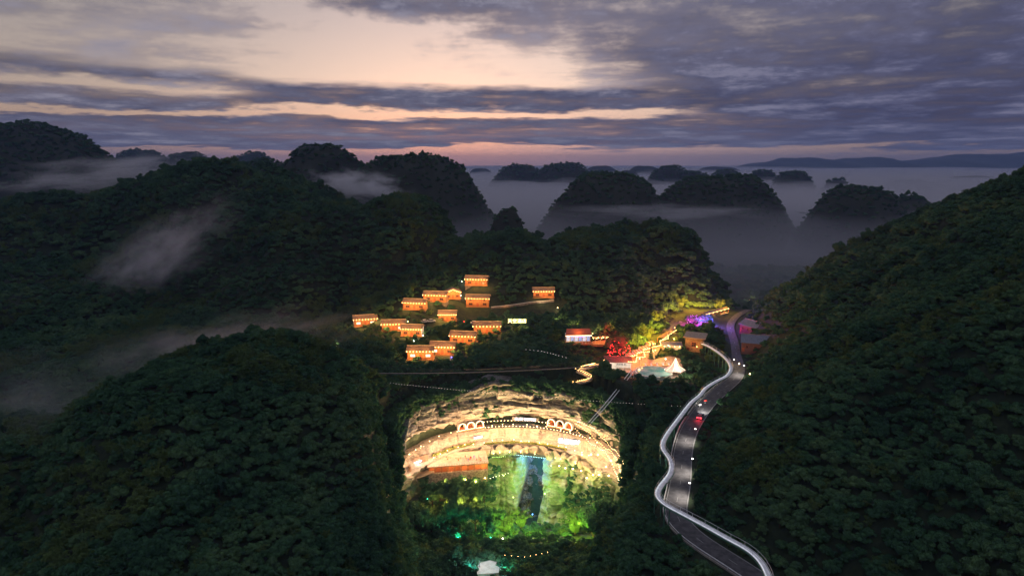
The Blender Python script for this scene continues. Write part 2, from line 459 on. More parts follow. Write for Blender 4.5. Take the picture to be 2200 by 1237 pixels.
def height(x, y):
    x = np.asarray(x, float); y = np.asarray(y, float)
    n = fbm(x / 60, y / 60, octv=3, s=3)
    z = 6.0 + 3.0 * n + 0 * x
    # land sinks towards the misty valley behind
    z = z - 18 * sst(430, 640, y)
    for (cx, cy_, rx, ry, top, p) in NEAR_DOMES:
        w = 1 + 0.16 * fbm((x + cx) / 45, (y + cy_) / 45, octv=2, s=int(abs(cx)) + 5)
        z = smax(z, dome(x * 1.0, y, cx, cy_, rx * w, ry * w, top, p))
    z = z + 2.6 * fbm(x / 26, y / 26, octv=3, s=11) * sst(8, 24, z)
    # gullies run down the slopes
    gul = np.abs(fbm(x / 62, y / 74, octv=3, s=14))
    z = z - 9.0 * np.maximum(0, .22 - gul) / .22 * sst(14, 40, z) * sst(250, 330, y)
    # the right-hand mountain climbs from the road
    d, side, ind = seg_dist(x, y, ROAD_A)
    dr = np.where(side > 0, d, 0.0)
    rise = 0.82 * np.maximum(dr - 5.0, 0)
    lim = 122 + 6 * fbm(x / 70, y / 70, octv=2, s=21) - 0.42 * np.maximum(y - 345, 0) - 0.10 * np.maximum(y - 300, 0) + 0.0 * x
    lim = lim - 0.10 * np.maximum(300 - y, 0)
    soft = lim * (1 - np.exp(-(np.maximum(rise, 0) / np.maximum(lim, 6)) ** 1.7)) ** (1 / 1.7)
    soft = soft * (1 - sst(392, 450, y)) 
    hillr = ROAD_ZA[np.clip(ind, 0, len(ROAD_ZA) - 1)] + np.maximum(soft, 0) + 4.0 * fbm(x / 30, y / 30, octv=3, s=31) * sst(8, 30, dr) - 8.0 * np.maximum(0, .25 - np.abs(fbm(x / 58 + 3, y / 44, octv=3, s=34))) / .25 * sst(20, 55, dr) - 16 * sst(400, 470, y)
    wr = sst(2, 10, dr)
    z = np.where(side > 0, z * (1 - wr) + np.maximum(hillr, np.minimum(z, hillr)) * wr, z)
    # the road shelf
    sh = 1 - sst(5.5, 13, d)
    z = z * (1 - sh) + (ROAD_ZA[np.clip(ind, 0, len(ROAD_ZA) - 1)] - 0.35) * sh
    # the resort terrace round pool and plaza
    tw = (1 - sst(24, 38, np.hypot((x - 68) / 1.25, (y - 278) / 1.0)))
    z = np.where(side > 0, z, z * (1 - tw) + 9.2 * tw)
    # the sinkhole
    pd, _, _ = seg_dist(x, y, PIT, True)
    sdp = np.where(in_poly(x, y, PIT), pd, -pd)
    floor = np.interp(y, [100, 130, 174, 205, 235, 260], [-8, -14, -26, -35, -49, -56]) + 2.0 * n
    back = sst(212, 222, y)
    m = sst(-11, 7, sdp) * (1 - back) + sst(-4.8, -2.8, sdp) * back
    z = z * (1 - m) + np.minimum(floor, z) * m
    # edges of the sheet run down below the plain
    ed = np.maximum.reduce([sst(640, 715, y), sst(-470, -520, x), sst(400, 450, x)])
    return z * (1 - ed) - 16 * ed
def hit(u, v, t0=120, t1=760):
    d = ray(u, v); t = np.arange(t0, t1, 0.5)
    P = d[None, :] * t[:, None]; P[:, 2] += CAM_Z
    h = height(P[:, 0], P[:, 1])
    b = np.nonzero(P[:, 2] <= h)[0]
    i = b[0] if len(b) else len(t) - 1
    return Vector(P[i])

M_soil = mat('forest_floor', (.008, .018, .009), 0.95, col2=(.020, .032, .014), scale=0.5, bump=0.8)
M_far = mat('distant_forest', (.016, .022, .016), 0.95, col2=(.03, .038, .024), scale=0.02, bump=0.6)
gx = np.arange(-520, 451, 2.6); gy = np.arange(14, 716, 2.6)
GX, GY = np.meshgrid(gx, gy)
GZ = height(GX, GY)
terrain = link('terrain', grid_mesh('terrain', np.stack([GX, GY, GZ], -1), M_soil))
tag(terrain, kind='structure')
g = MB()
for x0, x1, y0, y1 in ((-14000, -519, -300, 14000), (449, 14000, -300, 14000), (-519, 449, 711, 14000)):   # round the terrain sheet
    g.add([(x0, y0, -16.5), (x1, y0, -16.5), (x1, y1, -16.5), (x0, y1, -16.5)], [(0, 1, 2, 3)])
tag(g.build('ground', M_far), kind='structure')
def height_g(x, y):
    """fast bilinear read of the terrain sheet"""
    fx = np.clip((np.asarray(x) - gx[0]) / 2.6, 0, len(gx) - 1.001); fy = np.clip((np.asarray(y) - gy[0]) / 2.6, 0, len(gy) - 1.001)
    i, j = fx.astype(int), fy.astype(int); a, b = fx - i, fy - j
    return GZ[j, i] * (1 - a) * (1 - b) + GZ[j, i + 1] * a * (1 - b) + GZ[j + 1, i] * (1 - a) * b + GZ[j + 1, i + 1] * a * b

# ------------------------------------------------------------------ far karst hills, each its own piece of the setting
HILLS = []     # for tree planting: (cx, cy, fn)
def hill(u, v, Y, hl, hr, p=1.7, depth=0.8, base=-17, seed=1, rug=0.16, n=(72, 40)):
    c = at_y(u, v, Y); s = Y / F
    top = c.z - (7.0 if Y < 1500 else 15.0)
    th = np.linspace(0, 2 * math.pi, n[0], endpoint=False); rr = np.linspace(0, 1.0, n[1]) ** 0.8
    T, Q = np.meshgrid(th, rr)
    k = 1.22
    rx = np.where(np.cos(T) > 0, hr * s * k, hl * s * k); ry = 0.5 * (hl + hr) * s * k * depth
    def zf(x, y):
        dx, dy = x - c.x, y - c.y
        rxx = np.where(dx > 0, hr * s * k, hl * s * k)
        w = 1 + rug * 1.1 * fbm(x / (rxx * .55) + seed * 9.1, y / (ry * .55), octv=3, s=seed)
        d = np.clip(np.hypot(dx / rxx, dy / ry) / w, 0, 1)
        z = base + (top - base) * 0.5 * (1 + np.cos(math.pi * d ** p))
        return z + (top - base) * rug * 0.45 * fbm(x / (rxx * .3), y / (ry * .3) + seed, octv=4, s=seed + 40) * sst(1.0, 0.75, d) * sst(0.0, 0.12, d + 0.06)
    X = c.x + rx * Q * 1.12 * np.cos(T); Yy = c.y + ry * 1.12 * Q * np.sin(T)
    Z = zf(X, Yy)
    o = link('hill', grid_mesh('hill', np.stack([X, Yy, Z], -1), M_far, wrap=True))
    tag(o, kind='structure')
    HILLS.append((c, max(hl, hr) * s * k, ry, zf, Y))
    return o
hill(70, 262, 1000, 330, 265, 1.25, seed=1, n=(120, 60))
hill(690, 309, 900, 150, 135, 1.7, seed=2)
hill(885, 327, 860, 170, 175, 2.1, seed=3, n=(110, 60))
hill(560, 338, 1000, 150, 120, 1.5, seed=4)
hill(300, 318, 2500, 95, 90, 1.5, seed=5); hill(402, 322, 2200, 85, 80, 1.6, seed=6); hill(545, 322, 2600, 70, 70, 1.5, seed=7)
hill(1092, 434, 650, 66, 56, 1.4, 0.9, seed=8, rug=0.15, n=(120, 70))
hill(1310, 366, 900, 150, 150, 1.9, seed=9, n=(110, 60)); hill(1560, 372, 940, 170, 150, 1.9, seed=10, n=(110, 60))
hill(1850, 395, 850, 135, 110, 1.8, seed=11); hill(1950, 413, 890, 100, 85, 1.8, seed=12)
hill(1118, 349, 2300, 70, 60, 1.8, seed=13); hill(1215, 346, 2250, 80, 65, 2.0, seed=14); hill(1280, 361, 2200, 50, 42, 1.8, seed=15)
hill(1440, 352, 2300, 62, 60, 1.6, seed=16); hill(1490, 362, 2250, 50, 55, 1.8, seed=17); hill(1562, 359, 2600, 46, 42, 1.8, seed=18)
hill(1640, 359, 2400, 40, 40, 1.9, seed=19); hill(1706, 361, 2000, 52, 56, 2.0, seed=20); hill(1800, 377, 1900, 32, 32, 2.1, seed=21)
hill(1385, 351, 4000, 45, 45, 1.7, seed=22); hill(1290, 352, 4600, 50, 50, 1.6, seed=23); hill(1030, 357, 4200, 32, 36, 1.7, seed=24); hill(1545, 354, 5200, 60, 60, 1.6, seed=25)
hill(1350, 360, 3200, 36, 36, 1.7, seed=26); hill(1960, 384, 2600, 95, 85, 1.6, seed=27); hill(1840, 381, 3200, 70, 70, 1.6, seed=28); hill(2090, 372, 3000, 90, 90, 1.6, seed=29)
# the long blue range on the right-hand horizon
rs = np.array([(1540, 372), (1600, 357), (1650, 348), (1720, 341), (1790, 344), (1860, 339), (1930, 347), (2000, 343), (2060, 334), (2120, 331), (2200, 327), (2290, 333), (2400, 328), (2600, 350), (2700, 380)])
us = np.linspace(1540, 2700, 260); YR = 8500.0
vt = np.interp(us, rs[:, 0], rs[:, 1]) - 4.0 * fbm(us / 26, us * 0, octv=4, s=51)
rows = []
for q in np.linspace(-1, 1, 25):
    pr = 0.5 * (1 + math.cos(math.pi * abs(q) ** 1.1))
    row = []
    for u_, v_ in zip(us, vt):
        c = at_y(u_, v_, YR)
        zz = -17 + (c.z + 17) * pr
        row.append((c.x, YR + q * 1500 + 160 * math.sin(u_ * .05 + q * 3), zz))
    rows.append(row)
RP = np.array(rows)
RP[..., 2] += 26 * fbm(RP[..., 0] / 300, RP[..., 1] / 260, octv=4, s=61) * np.sin(np.linspace(0, math.pi, 25))[:, None] * (np.abs(np.linspace(-1, 1, 25))[:, None] > 0.05)
tag(link('mountain_range', grid_mesh('mountain_range', RP, M_far)), kind='structure')

# ------------------------------------------------------------------ sinkhole cliff: one continuous rock wall with ledges and a fissure
def rock_mat():
    m = bpy.data.materials.new('limestone'); m.use_nodes = True
    k = NT(m.node_tree); b = m.node_tree.nodes['Principled BSDF']
    geo = k.n('ShaderNodeNewGeometry'); pos = geo.outputs['Position']
    mp = k.n('ShaderNodeMapping'); mp.inputs['Scale'].default_value = (.07, .07, 1.5); k.l(pos, mp.inputs[0])
    strata = k.noise(mp.outputs[0], 1.0, 5.0, 0.65)
    blot = k.noise(pos, 0.16, 4.0, 0.6)
    fine = k.noise(pos, 1.4, 5.0, 0.65)
    mp2 = k.n('ShaderNodeMapping'); mp2.inputs['Scale'].default_value = (.8, .8, .1); k.l(pos, mp2.inputs[0])
    streak = k.noise(mp2.outputs[0], 1.0, 4.0, 0.6)
    col = k.ramp(strata, [(0.30, (.07, .06, .05)), (0.40, (.25, .21, .17)), (0.50, (.36, .31, .26)), (0.54, (.10, .085, .07)), (0.58, (.40, .35, .29)), (0.72, (.17, .14, .11))])
    col = k.mix(k.mapr(blot, 0.45, 0.7, 0, .75), col, (.155, .15, .15))
    col = k.mix(k.mapr(streak, 0.52, 0.68, 0, .7), col, (.06, .055, .05))
    col = k.mix(k.mapr(fine, 0.35, 0.65, 0, .35), col, (.46, .41, .34))
    # grey weathering on the upper beds, also darkened in colour to look dimly lit
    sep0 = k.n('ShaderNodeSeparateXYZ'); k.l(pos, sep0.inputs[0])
    grey_dim = k.m('MULTIPLY', k.mapr(k.m('ADD', sep0.outputs[2], k.m('MULTIPLY', blot, 5.0)), -6.0, -1.0), k.mapr(fine, .3, .6, .95, .6))
    col = k.mix(grey_dim, col, k.mix(k.mapr(strata, .42, .58), (.045, .045, .048), (.18, .18, .185)))
    # moss and creepers on flatter and wetter rock low in the hole
    sep = k.n('ShaderNodeSeparateXYZ'); k.l(pos, sep.inputs[0])
    moss = k.m('MULTIPLY', k.mapr(sep.outputs[2], -16.0, -24.0), k.mapr(blot, 0.34, 0.56, .25, 1.0))
    col = k.mix(k.m('MULTIPLY', moss, k.mapr(fine, 0.34, 0.62, .55, 1.0)), col, (.135, .19, .06))
    fissure_dark = k.n('ShaderNodeAttribute'); fissure_dark.attribute_name = 'fissure_dark'      # darker rock colour inside the fissure
    col = k.mix(fissure_dark.outputs['Fac'], col, k.mix(k.mapr(fine, .4, .62), (.035, .03, .03), (.17, .12, .10)))
    k.l(col, b.inputs['Base Color']); b.inputs['Roughness'].default_value = 0.85
    b.inputs['Specular IOR Level'].default_value = 0.25
    bp = k.n('ShaderNodeBump'); bp.inputs['Strength'].default_value = 0.9; bp.inputs['Distance'].default_value = 0.5
    k.l(k.m('ADD', k.m('MULTIPLY', strata, 0.7), k.m('MULTIPLY', fine, 0.5)), bp.inputs['Height']); k.l(bp.outputs[0], b.inputs['Normal'])
    return m
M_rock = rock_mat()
# height -> distance out from the oval (positive = deeper into the rock), corners give ledges
PROFILE = [(6.4, 8.5), (7.2, 5.4), (7.1, 1.8), (6.0, 0.2), (3.0, -0.8), (0.0, 0.4), (-3.0, 0.2), (-6.0, 2.2), (-9.5, 5.0), (-11.6, 5.2), (-12.0, 4.6),
           (-12.0, 0.6), (-12.25, 0.2), (-14.5, -0.5), (-16.8, -1.2), (-17.0, -1.8), (-17.0, -4.4), (-17.4, -4.8), (-19.5, -5.0), (-21.5, -4.4), (-23.0, -3.6), (-30.0, -4.2), (-38.0, -5.4), (-46.0, -7.0), (-58.0, -9.0)]
def cliff():
    pr = PROFILE; L = [0.0]
    for (z1, o1), (z2, o2) in zip(pr, pr[1:]): L.append(L[-1] + math.hypot(z2 - z1, o2 - o1))
    nt, ns = 300, 460
    tt = np.linspace(0, L[-1], nt)
    z = np.interp(tt, L, [q[0] for q in pr]); off = np.interp(tt, L, [q[1] for q in pr])
    th = np.radians(np.linspace(-108, 108, ns))
    TH, Zb = np.meshgrid(th, z); _, OF = np.meshgrid(th, off)
    sx = TH * 42                     # metres along the wall
    # ledge walls stay tidy, rock bands wander
    ledge = ((np.abs(Zb + 12.0) < 0.35) | (np.abs(Zb + 17.0) < 0.3)).astype(float)
    big = 3.0 * fbm(sx / 16, Zb / 11, octv=4, s=71)
    zw = Zb + 1.1 * fbm(sx / 26, Zb / 40, octv=3, s=72) + 0.9 * np.sin(Zb * 1.1) - 2.2 * sst(-.2, -1.3, TH)
    lay = np.floor(zw / 1.35)
    lay2 = np.floor(zw / 0.52)
    step = 2.7 * (_h(lay.astype(np.int64), np.floor(sx / 15 + 3 * vnoise(lay * 0.37, lay * 0)).astype(np.int64), np.zeros_like(lay, dtype=np.int64), 5) - 0.5) + 0.9 * (_h(lay2.astype(np.int64), np.floor(sx / 8 + 5 * vnoise(lay2 * 0.61, lay2 * 0)).astype(np.int64), np.zeros_like(lay, dtype=np.int64), 9) - 0.5)
    fine = 0.75 * fbm(sx / 2.6, Zb / 1.1, octv=4, s=73)
    crack = -1.6 * np.maximum(0, 0.12 - np.abs(fbm(sx / 9, Zb / 26, octv=3, s=74))) / 0.12
    amt = (1 - 0.93 * ledge) * (0.62 + 0.45 * sst(-9, -4, Zb) + 0.38 * sst(-17.5, -19, Zb))
    D = OF + amt * (big * 0.75 + step + fine - crack)
    # upper strata lean back on the left flank, wall grows ragged there
    D = D + sst(-0.5, -1.3, TH) * 1.5 * fbm(sx / 6, Zb / 3, octv=3, s=75)
    # fissure with a dark mouth right of the middle
    tc = 0.235 + 0.035 * np.sin(Zb / 7.0) + 0.03 * (Zb + 20) / 25
    wd = np.interp(Zb, [-58, -38, -30, -24, -20.5, -18.6], [0.145, 0.13, 0.10, 0.105, 0.13, 0.13])
    sl = (1 - sst(0.78, 1.05, np.abs(TH - tc) / wd)) * sst(-18.3, -19.0, Zb)
    D = D + sl * (8.5 + 4.5 * fbm(sx / 3, Zb / 4, octv=3, s=76))
    # buttresses of paler rock either side of it
    for tb, wb, am in ((0.03, .12, 4.2), (0.47, .11, 3.4)):
        D = D - am * np.exp(-((TH - tb) / wb) ** 2) * sst(-20, -25, Zb)
    Zp = Zb + (1 - ledge) * 0.5 * fbm(sx / 5, Zb / 3, octv=2, s=77)
    Zp = Zp + np.where(Zb > 4, 1.5 * fbm(sx / 12, sx * 0, octv=3, s=78), 0)
    Zp = Zp + 3.4 * np.exp(-((TH + .16) / .2) ** 2) * sst(1, 6.5, Zb)
    en = sst(1.22, 1.5, np.abs(TH))          # the wall dips under the wooded banks at both ends
    D = np.where(D > 0, D * (1 - .95 * en), D * (1 - .8 * en))
    Zp = Zp - en * np.maximum(Zp + 11, 0) * .85
    X = PX + (PRX + D) * np.sin(TH); Y = PY + (PRY + D) * np.cos(TH)
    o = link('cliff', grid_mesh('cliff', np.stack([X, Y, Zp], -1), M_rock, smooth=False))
    at_ = o.data.attributes.new('fissure_dark', 'FLOAT', 'POINT'); at_.data.foreach_set('value', np.clip(sl, 0, 1).astype(np.float32).ravel())
    tag(o, kind='structure')
cliff()

# ------------------------------------------------------------------ trees
F_dark = foliage('leaves_dark', (.022, .060, .040), (.044, .106, .060), (.085, .15, .075))
F_bam = foliage('leaves_bamboo', (.045, .085, .040), (.070, .118, .048), (.10, .150, .060), 0.3)
M_bark = mat('bark', (.07, .05, .035), 0.9, var=0.4, scale=3.0)
def leaf_cloud(lobes, nleaf, size, r, flat=0.65, core=True):
    """lobes: (centre, radii); returns numpy verts and quads for leaf faces hugging the lobes"""
    mb = MB(); V = []; Fc = []
    tot = sum(q[1] ** 2 for q in lobes)
    for c, rad in lobes:
        c = np.array(c)
        n = max(6, int(nleaf * rad * rad / tot))
        d = r.normal(size=(n, 3)); d[:, 2] = np.abs(d[:, 2]) * 1.1 - 0.35
        d /= np.linalg.norm(d, axis=1)[:, None]
        pos = c + d * rad * np.array([1, 1, .8]) * (0.82 + 0.28 * r.random((n, 1)))
        nor = d + 0.55 * r.normal(size=(n, 3)); nor /= np.linalg.norm(nor, axis=1)[:, None]
        up = np.cross(nor, r.normal(size=(n, 3))); up /= np.linalg.norm(up, axis=1)[:, None]
        sd = np.cross(nor, up)
        s = size * (0.6 + 0.8 * r.random((n, 1)))
        q = np.stack([pos - up * s, pos - sd * s * flat + nor * s * .12, pos + up * s, pos + sd * s * flat + nor * s * .12], 1)
        b = len(V) * 1
        for row in q:
            b = len(V); V.extend(row.tolist()); Fc.append((b, b + 1, b + 2, b + 3))
        if core: mb.ball(tuple(c), rad * 0.80, 7, 4, 0.8)
    mb.add(V, Fc)
    return mb
def crown_mesh(i):
    r = np.random.default_rng(100 + i); lobes = []
    tall = (1.0, .8, 1.15, .7, .9, 1.3, .75, 1.0)[i % 8]
    n = (12, 16, 14, 18, 11, 15, 19, 10)[i % 8]
    for j in range(n):
        a = 2 * math.pi * (j * 0.381966 + 0.1 * r.random()); q = math.sqrt((j + .3) / n) * .72
        zz = (0.35 + 0.75 * (1 - q * q) + 0.25 * r.normal() * .6) * tall
        lobes.append(((q * math.cos(a) * (1 + .25 * r.normal()), q * math.sin(a) * (1 + .25 * r.normal()), zz), .24 + .20 * r.random()))
    return leaf_cloud(lobes, 1150, .085, r).mesh('crown', F_dark)
def bamboo_mesh(i):
    r = np.random.default_rng(300 + i); mb = MB()
    for j in range(26):
        a = r.random() * 2 * math.pi; lean = .25 + .75 * r.random(); h = 1.0 + .5 * r.random()
        pts = []
        for t in np.linspace(0, 1, 6):
            pts.append(((.1 + lean * t ** 2.2) * math.cos(a), (.1 + lean * t ** 2.2) * math.sin(a), h * (t * 1.25 - .42 * lean * t ** 3.2)))
        P = np.array(pts); V = []; Fc = []
        for q in range(60):
            t = .35 + .65 * r.random(); k = min(4, int(t * 5)); f = t * 5 - k
            p = P[k] * (1 - f) + P[k + 1] * f + r.normal(size=3) * .05
            dr = np.array([math.cos(a) + .7 * r.normal(), math.sin(a) + .7 * r.normal(), -.5 + .4 * r.normal()]); dr /= np.linalg.norm(dr)
            sd = np.cross(dr, r.normal(size=3)); sd /= np.linalg.norm(sd)
            s = .12 + .08 * r.random()
            b = len(V); V += [p, p + dr * s * .5 + sd * s * .28, p + dr * s, p + dr * s * .5 - sd * s * .28]; Fc.append((b, b + 1, b + 2, b + 3))
        mb.add(V, Fc)
    mb.ball((0, 0, .5), .5, 7, 4, 1.2)
    return mb.mesh('crown', F_bam)
def conifer_mesh():
    r = np.random.default_rng(5); mb = MB()
    for t in range(9):
        zc = .35 + t * .24; rad = .62 * (1 - t / 9.6)
        for j in range(14):
            a = 2 * math.pi * (j / 14 + r.random() * .06); L = rad * (.75 + .5 * r.random()); c, s = math.cos(a), math.sin(a); w = .16 * (1 - t / 14)
            mb.add([(0, 0, zc + .08), (c * L * .6 - s * w, s * L * .6 + c * w, zc - .02), (c * L, s * L, zc - .14), (c * L * .6 + s * w, s * L * .6 - c * w, zc - .02)], [(0, 1, 2, 3)])
    return mb.mesh('crown', F_dark)
def trunk_mesh(h=1.0):
    mb = MB(); mb.tube([(0, 0, -.25), (.02, 0, .1), (-.02, .02, .45), (0, 0, .8 * h)], .075, 6, .03)
    for a, zz in ((.4, .35), (2.5, .42), (4.4, .5)):
        mb.tube([(0, 0, zz * h), (.2 * math.cos(a), .2 * math.sin(a), (zz + .2) * h), (.42 * math.cos(a), .42 * math.sin(a), (zz + .34) * h)], .035, 4, .012)
    return mb.mesh('trunk', M_bark)
CROWNS = [crown_mesh(i) for i in range(8)]
BAMBOO = [bamboo_mesh(i) for i in range(2)]
CONIFER = conifer_mesh()
TRUNK = trunk_mesh()
KINDS = CROWNS + BAMBOO + [CONIFER]
def tree(name, x, y, z, size, kind, label, cat='tree', group=None, rz=None, tall=1.0):
    t = thing(name, (x, y, z), random.random() * 6.28 if rz is None else rz, label, cat, group)
    t.scale = (size, size, size * tall)
    link('crown', KINDS[kind], parent=t); link('trunk', TRUNK, parent=t)
    return t


# ------------------------------------------------------------------ things built by people
EXCL, EXPOLY, LOW = [], [], []           # where no trees stand (discs, polygons), where they stay low
M_asphalt = mat('asphalt', (.075, .072, .078), 0.75, var=0.3, scale=0.6)
M_line = mat('road_paint', (.30, .30, .30), 0.6)
M_steel = mat('pale_steel', (.88, .89, .92), 0.45, metal=0.6, var=0.15, scale=0.8)
M_green = mat('green_steel', (.07, .20, .13), 0.5)
M_dark = mat('dark_metal', (.035, .035, .04), 0.55)
M_wood = mat('timber', (.40, .20, .08), 0.7, var=0.35, scale=1.6, stretch=(6, 1, 1))
M_redwood = mat('red_timber', (.34, .09, .04), 0.65, var=0.3, scale=2.0)
M_tile = mat('roof_tile', (.21, .14, .095), 0.8, var=0.45, scale=5.0, bump=0.8, stretch=(2.6, .25, .25))
M_grey = mat('slate_roof', (.15, .165, .22), 0.5, var=0.25, scale=3.0, stretch=(3, .2, .2), bump=0.4)
M_white = mat('white_plaster', (.68, .66, .62), 0.85, var=0.12, scale=0.8)
M_stone = mat('stone_wall', (.26, .22, .18), 0.9, var=0.4, scale=1.2, bump=0.6)
M_brick = mat('red_brick', (.17, .085, .07), 0.85, var=0.3, scale=3.0)
M_concrete = mat('concrete', (.34, .31, .28), 0.85, var=0.2, scale=0.4)
M_pane = mat('dark_glass', (.02, .025, .03), 0.08, spec=0.6)
M_canvas = mat('white_canvas', (.75, .72, .68), 0.8)
M_redroof = mat('red_roof', (.42, .11, .05), 0.6, var=0.2, scale=3, stretch=(4, .3, .3))
E_warm = emitter('bulb_warm', (1.0, .52, .17), 26.0)
E_gold = emitter('bulb_gold', (1.0, .66, .30), 24.0)
E_white = emitter('bulb_white', (1.0, .90, .80), 22.0)
E_lit = emitter('lit_pane', (1.0, .86, .62), 2.2)
E_red = emitter('bulb_red', (1.0, .03, .03), 16.0)
E_cyan = emitter('bulb_cyan', (.05, 1.0, .75), 12.0)
E_blue = emitter('bulb_blue', (.12, .12, 1.0), 14.0)
E_violet = emitter('bulb_violet', (.75, .08, 1.0), 10.0)
E_sign = emitter('sign_white', (.88, .88, 1.0), 5.0)
E_signy = emitter('sign_gold', (1.0, .78, .30), 7.0)
E_rope = emitter('rope_light', (1.0, .55, .22), 5.0)
WARM, GOLD, ORANGE = (1.0, .58, .25), (1.0, .70, .40), (1.0, .42, .10)

LAMP = 4.0
def glow(parent, loc, power, col=WARM, radius=0.25, name='lamp_or_fill'):
    L = bpy.data.lights.new(name, 'POINT'); L.energy = power * LAMP; L.color = col; L.shadow_soft_size = radius
    o = bpy.data.objects.new(name, L); COL.objects.link(o); o.location = loc
    if parent is not None: o.parent = parent
    return o
def ribbon(pts, w, z=0.0, thick=0.0):
    """flat strip along a path; returns MB"""
    pts = [Vector(p) for p in pts]; n = len(pts); V = []
    for i, p in enumerate(pts):
        d = pts[min(i + 1, n - 1)] - pts[max(i - 1, 0)]; d.z = 0; d.normalize()
        s = Vector((d.y, -d.x, 0)) * (w(p) if callable(w) else w) / 2
        V += [p - s + Vector((0, 0, z)), p + s + Vector((0, 0, z))]
    mb = MB(); f = [(2 * i, 2 * i + 1, 2 * i + 3, 2 * i + 2) for i in range(n - 1)]
    mb.add(V, f)
    if thick:
        mb.add([v - Vector((0, 0, thick)) for v in V], [q[::-1] for q in f])
        b = 2 * n
        mb.f += [(2 * i, 2 * i + 2, 2 * i + 2 + b, 2 * i + b) for i in range(n - 1)] + [(2 * i + 3, 2 * i + 1, 2 * i + 1 + b, 2 * i + 3 + b) for i in range(n - 1)]
        mb.f += [(0, 1, 1 + b, b)[::-1], (2 * n - 2, 2 * n - 1, 2 * n - 1 + b, 2 * n - 2 + b)]
    return mb
def offset(pts, off, dz=0.0):
    n = len(pts); out = []
    for i, p in enumerate(pts):
        d = pts[min(i + 1, n - 1)] - pts[max(i - 1, 0)]; d.z = 0; d.normalize()
        out.append(p + Vector((d.y, -d.x, 0)) * off + Vector((0, 0, dz)))
    return out
def avoid(p, r, low=None, f=0.6):
    EXCL.append((p.x, p.y, r))
    if low: LOW.append((p.x, p.y, low, f))

# road
tag(ribbon(ROAD, lambda p: 6.0 - 1.9 * float(sst(262, 300, p.y))).build('road', M_asphalt), kind='structure')
for off in (-2.75, 2.75):
    tag(ribbon([p for p in offset(ROAD, off, 0.02) if p.y < 262], .16).build('road_edge_line', M_line), kind='structure')
dash = MB()
for i in range(4, len(ROAD) - 6, 4):
    b = ribbon([ROAD[i] + Vector((0, 0, .02)), ROAD[i + 1] + Vector((0, 0, .02))], .13); dash.add(b.v, b.f)
tag(dash.build('road_centre_line', M_line), kind='structure')
gl = [p for p in offset(ROAD, -3.4) if p.y < 285]
kb = ribbon(gl, .3, .16, .45); tag(kb.build('kerb', M_concrete), kind='structure')
gr = thing('guardrail', gl[0], 0, 'pale steel guardrail along the left edge of the winding road', 'guardrail')
gl = [p for p in gl if p.y < 285]
b = MB(); b.tube([p + Vector((0, 0, .75)) - gl[0] for p in gl], .09, 5); b.build('rail', M_steel, gr)
b = MB()
for p in gl[::2]: b.box(p - gl[0] + Vector((0, 0, .38)), (.1, .1, .8))
tag(b.build('post_row', M_steel, gr), kind='stuff')

# elevated walkway on green posts
walk_px = [(1508, 738), (1523, 744), (1545, 758), (1562, 773), (1571, 790), (1563, 806), (1541, 818), (1517, 833), (1505, 848), (1485, 865), (1460, 897), (1431, 937), (1424, 961), (1441, 989), (1441, 1015), (1418, 1046), (1413, 1064), (1430, 1083), (1472, 1106), (1517, 1130), (1565, 1157), (1605, 1179), (1629, 1199), (1645, 1222), (1656, 1252), (1668, 1300)]
WALK = resample(spline([at_z(u, v, WALK_Z) for u, v in walk_px], 10), 1.2)
WALK = [WALK[0]] + [(a + b_ * 2 + c) / 4 for a, b_, c in zip(WALK, WALK[1:], WALK[2:])] + [WALK[-1]]
wk = thing('elevated_walkway', WALK[0], 0, 'pale winding skywalk on tall green posts above the road', 'walkway')
L0 = WALK[0]; rel = [p - L0 for p in WALK]
ribbon(rel, 1.15, 0, .18).build('deck', M_steel, wk)
for s in (-1, 1):
    b = MB(); b.tube(offset(rel, s * .72, 1.0), .035, 4); b.tube(offset(rel, s * .72, .08), .06, 4); b.build('handrail', M_steel, wk)
    b = MB()
    for p in offset(rel, s * .72, .5)[::3]: b.box(p, (.05, .05, 1.0))
    tag(b.build('baluster_row', M_steel, wk), kind='stuff')
b = MB(); b.tube(offset(rel, .5, .14), .05, 4); b.build('led_strip', emitter('led_cool', (.86, .92, 1.0), 1.3), wk)
b = MB(); b.tube(offset(rel, 0, -.7), .14, 5); b.tube(offset(rel, -.8, -.28), .1, 4); b.tube(offset(rel, .8, -.28), .1, 4); b.build('truss', M_green, wk)
pm = MB(); pm.tube([(0, 0, 0), (0, 0, -1)], .15, 6); pm = pm.mesh('post', M_green)
for i in range(3, len(rel), 4):
    for s in (-.85, .85):
        d = rel[min(i + 1, len(rel) - 1)] - rel[i - 1]; d.z = 0; d.normalize()
        q = rel[i] + Vector((d.y, -d.x, 0)) * s
        gz = float(height(np.array([q.x + L0.x]), np.array([q.y + L0.y]))[0])
        rdist, _, _ = seg_dist(np.array([q.x + L0.x]), np.array([q.y + L0.y]), ROAD_A)
        if rdist[0] < 3.4: continue
        h = min(16.0, max(2.0, WALK_Z - gz + .4))
        o = link('post', pm, parent=wk, loc=q + Vector((0, 0, -.2))); o.scale = (1, 1, h)
for p in WALK[::3]: EXCL.append((p.x, p.y, 2.6)); LOW.append((p.x, p.y - 3, 9, .42))

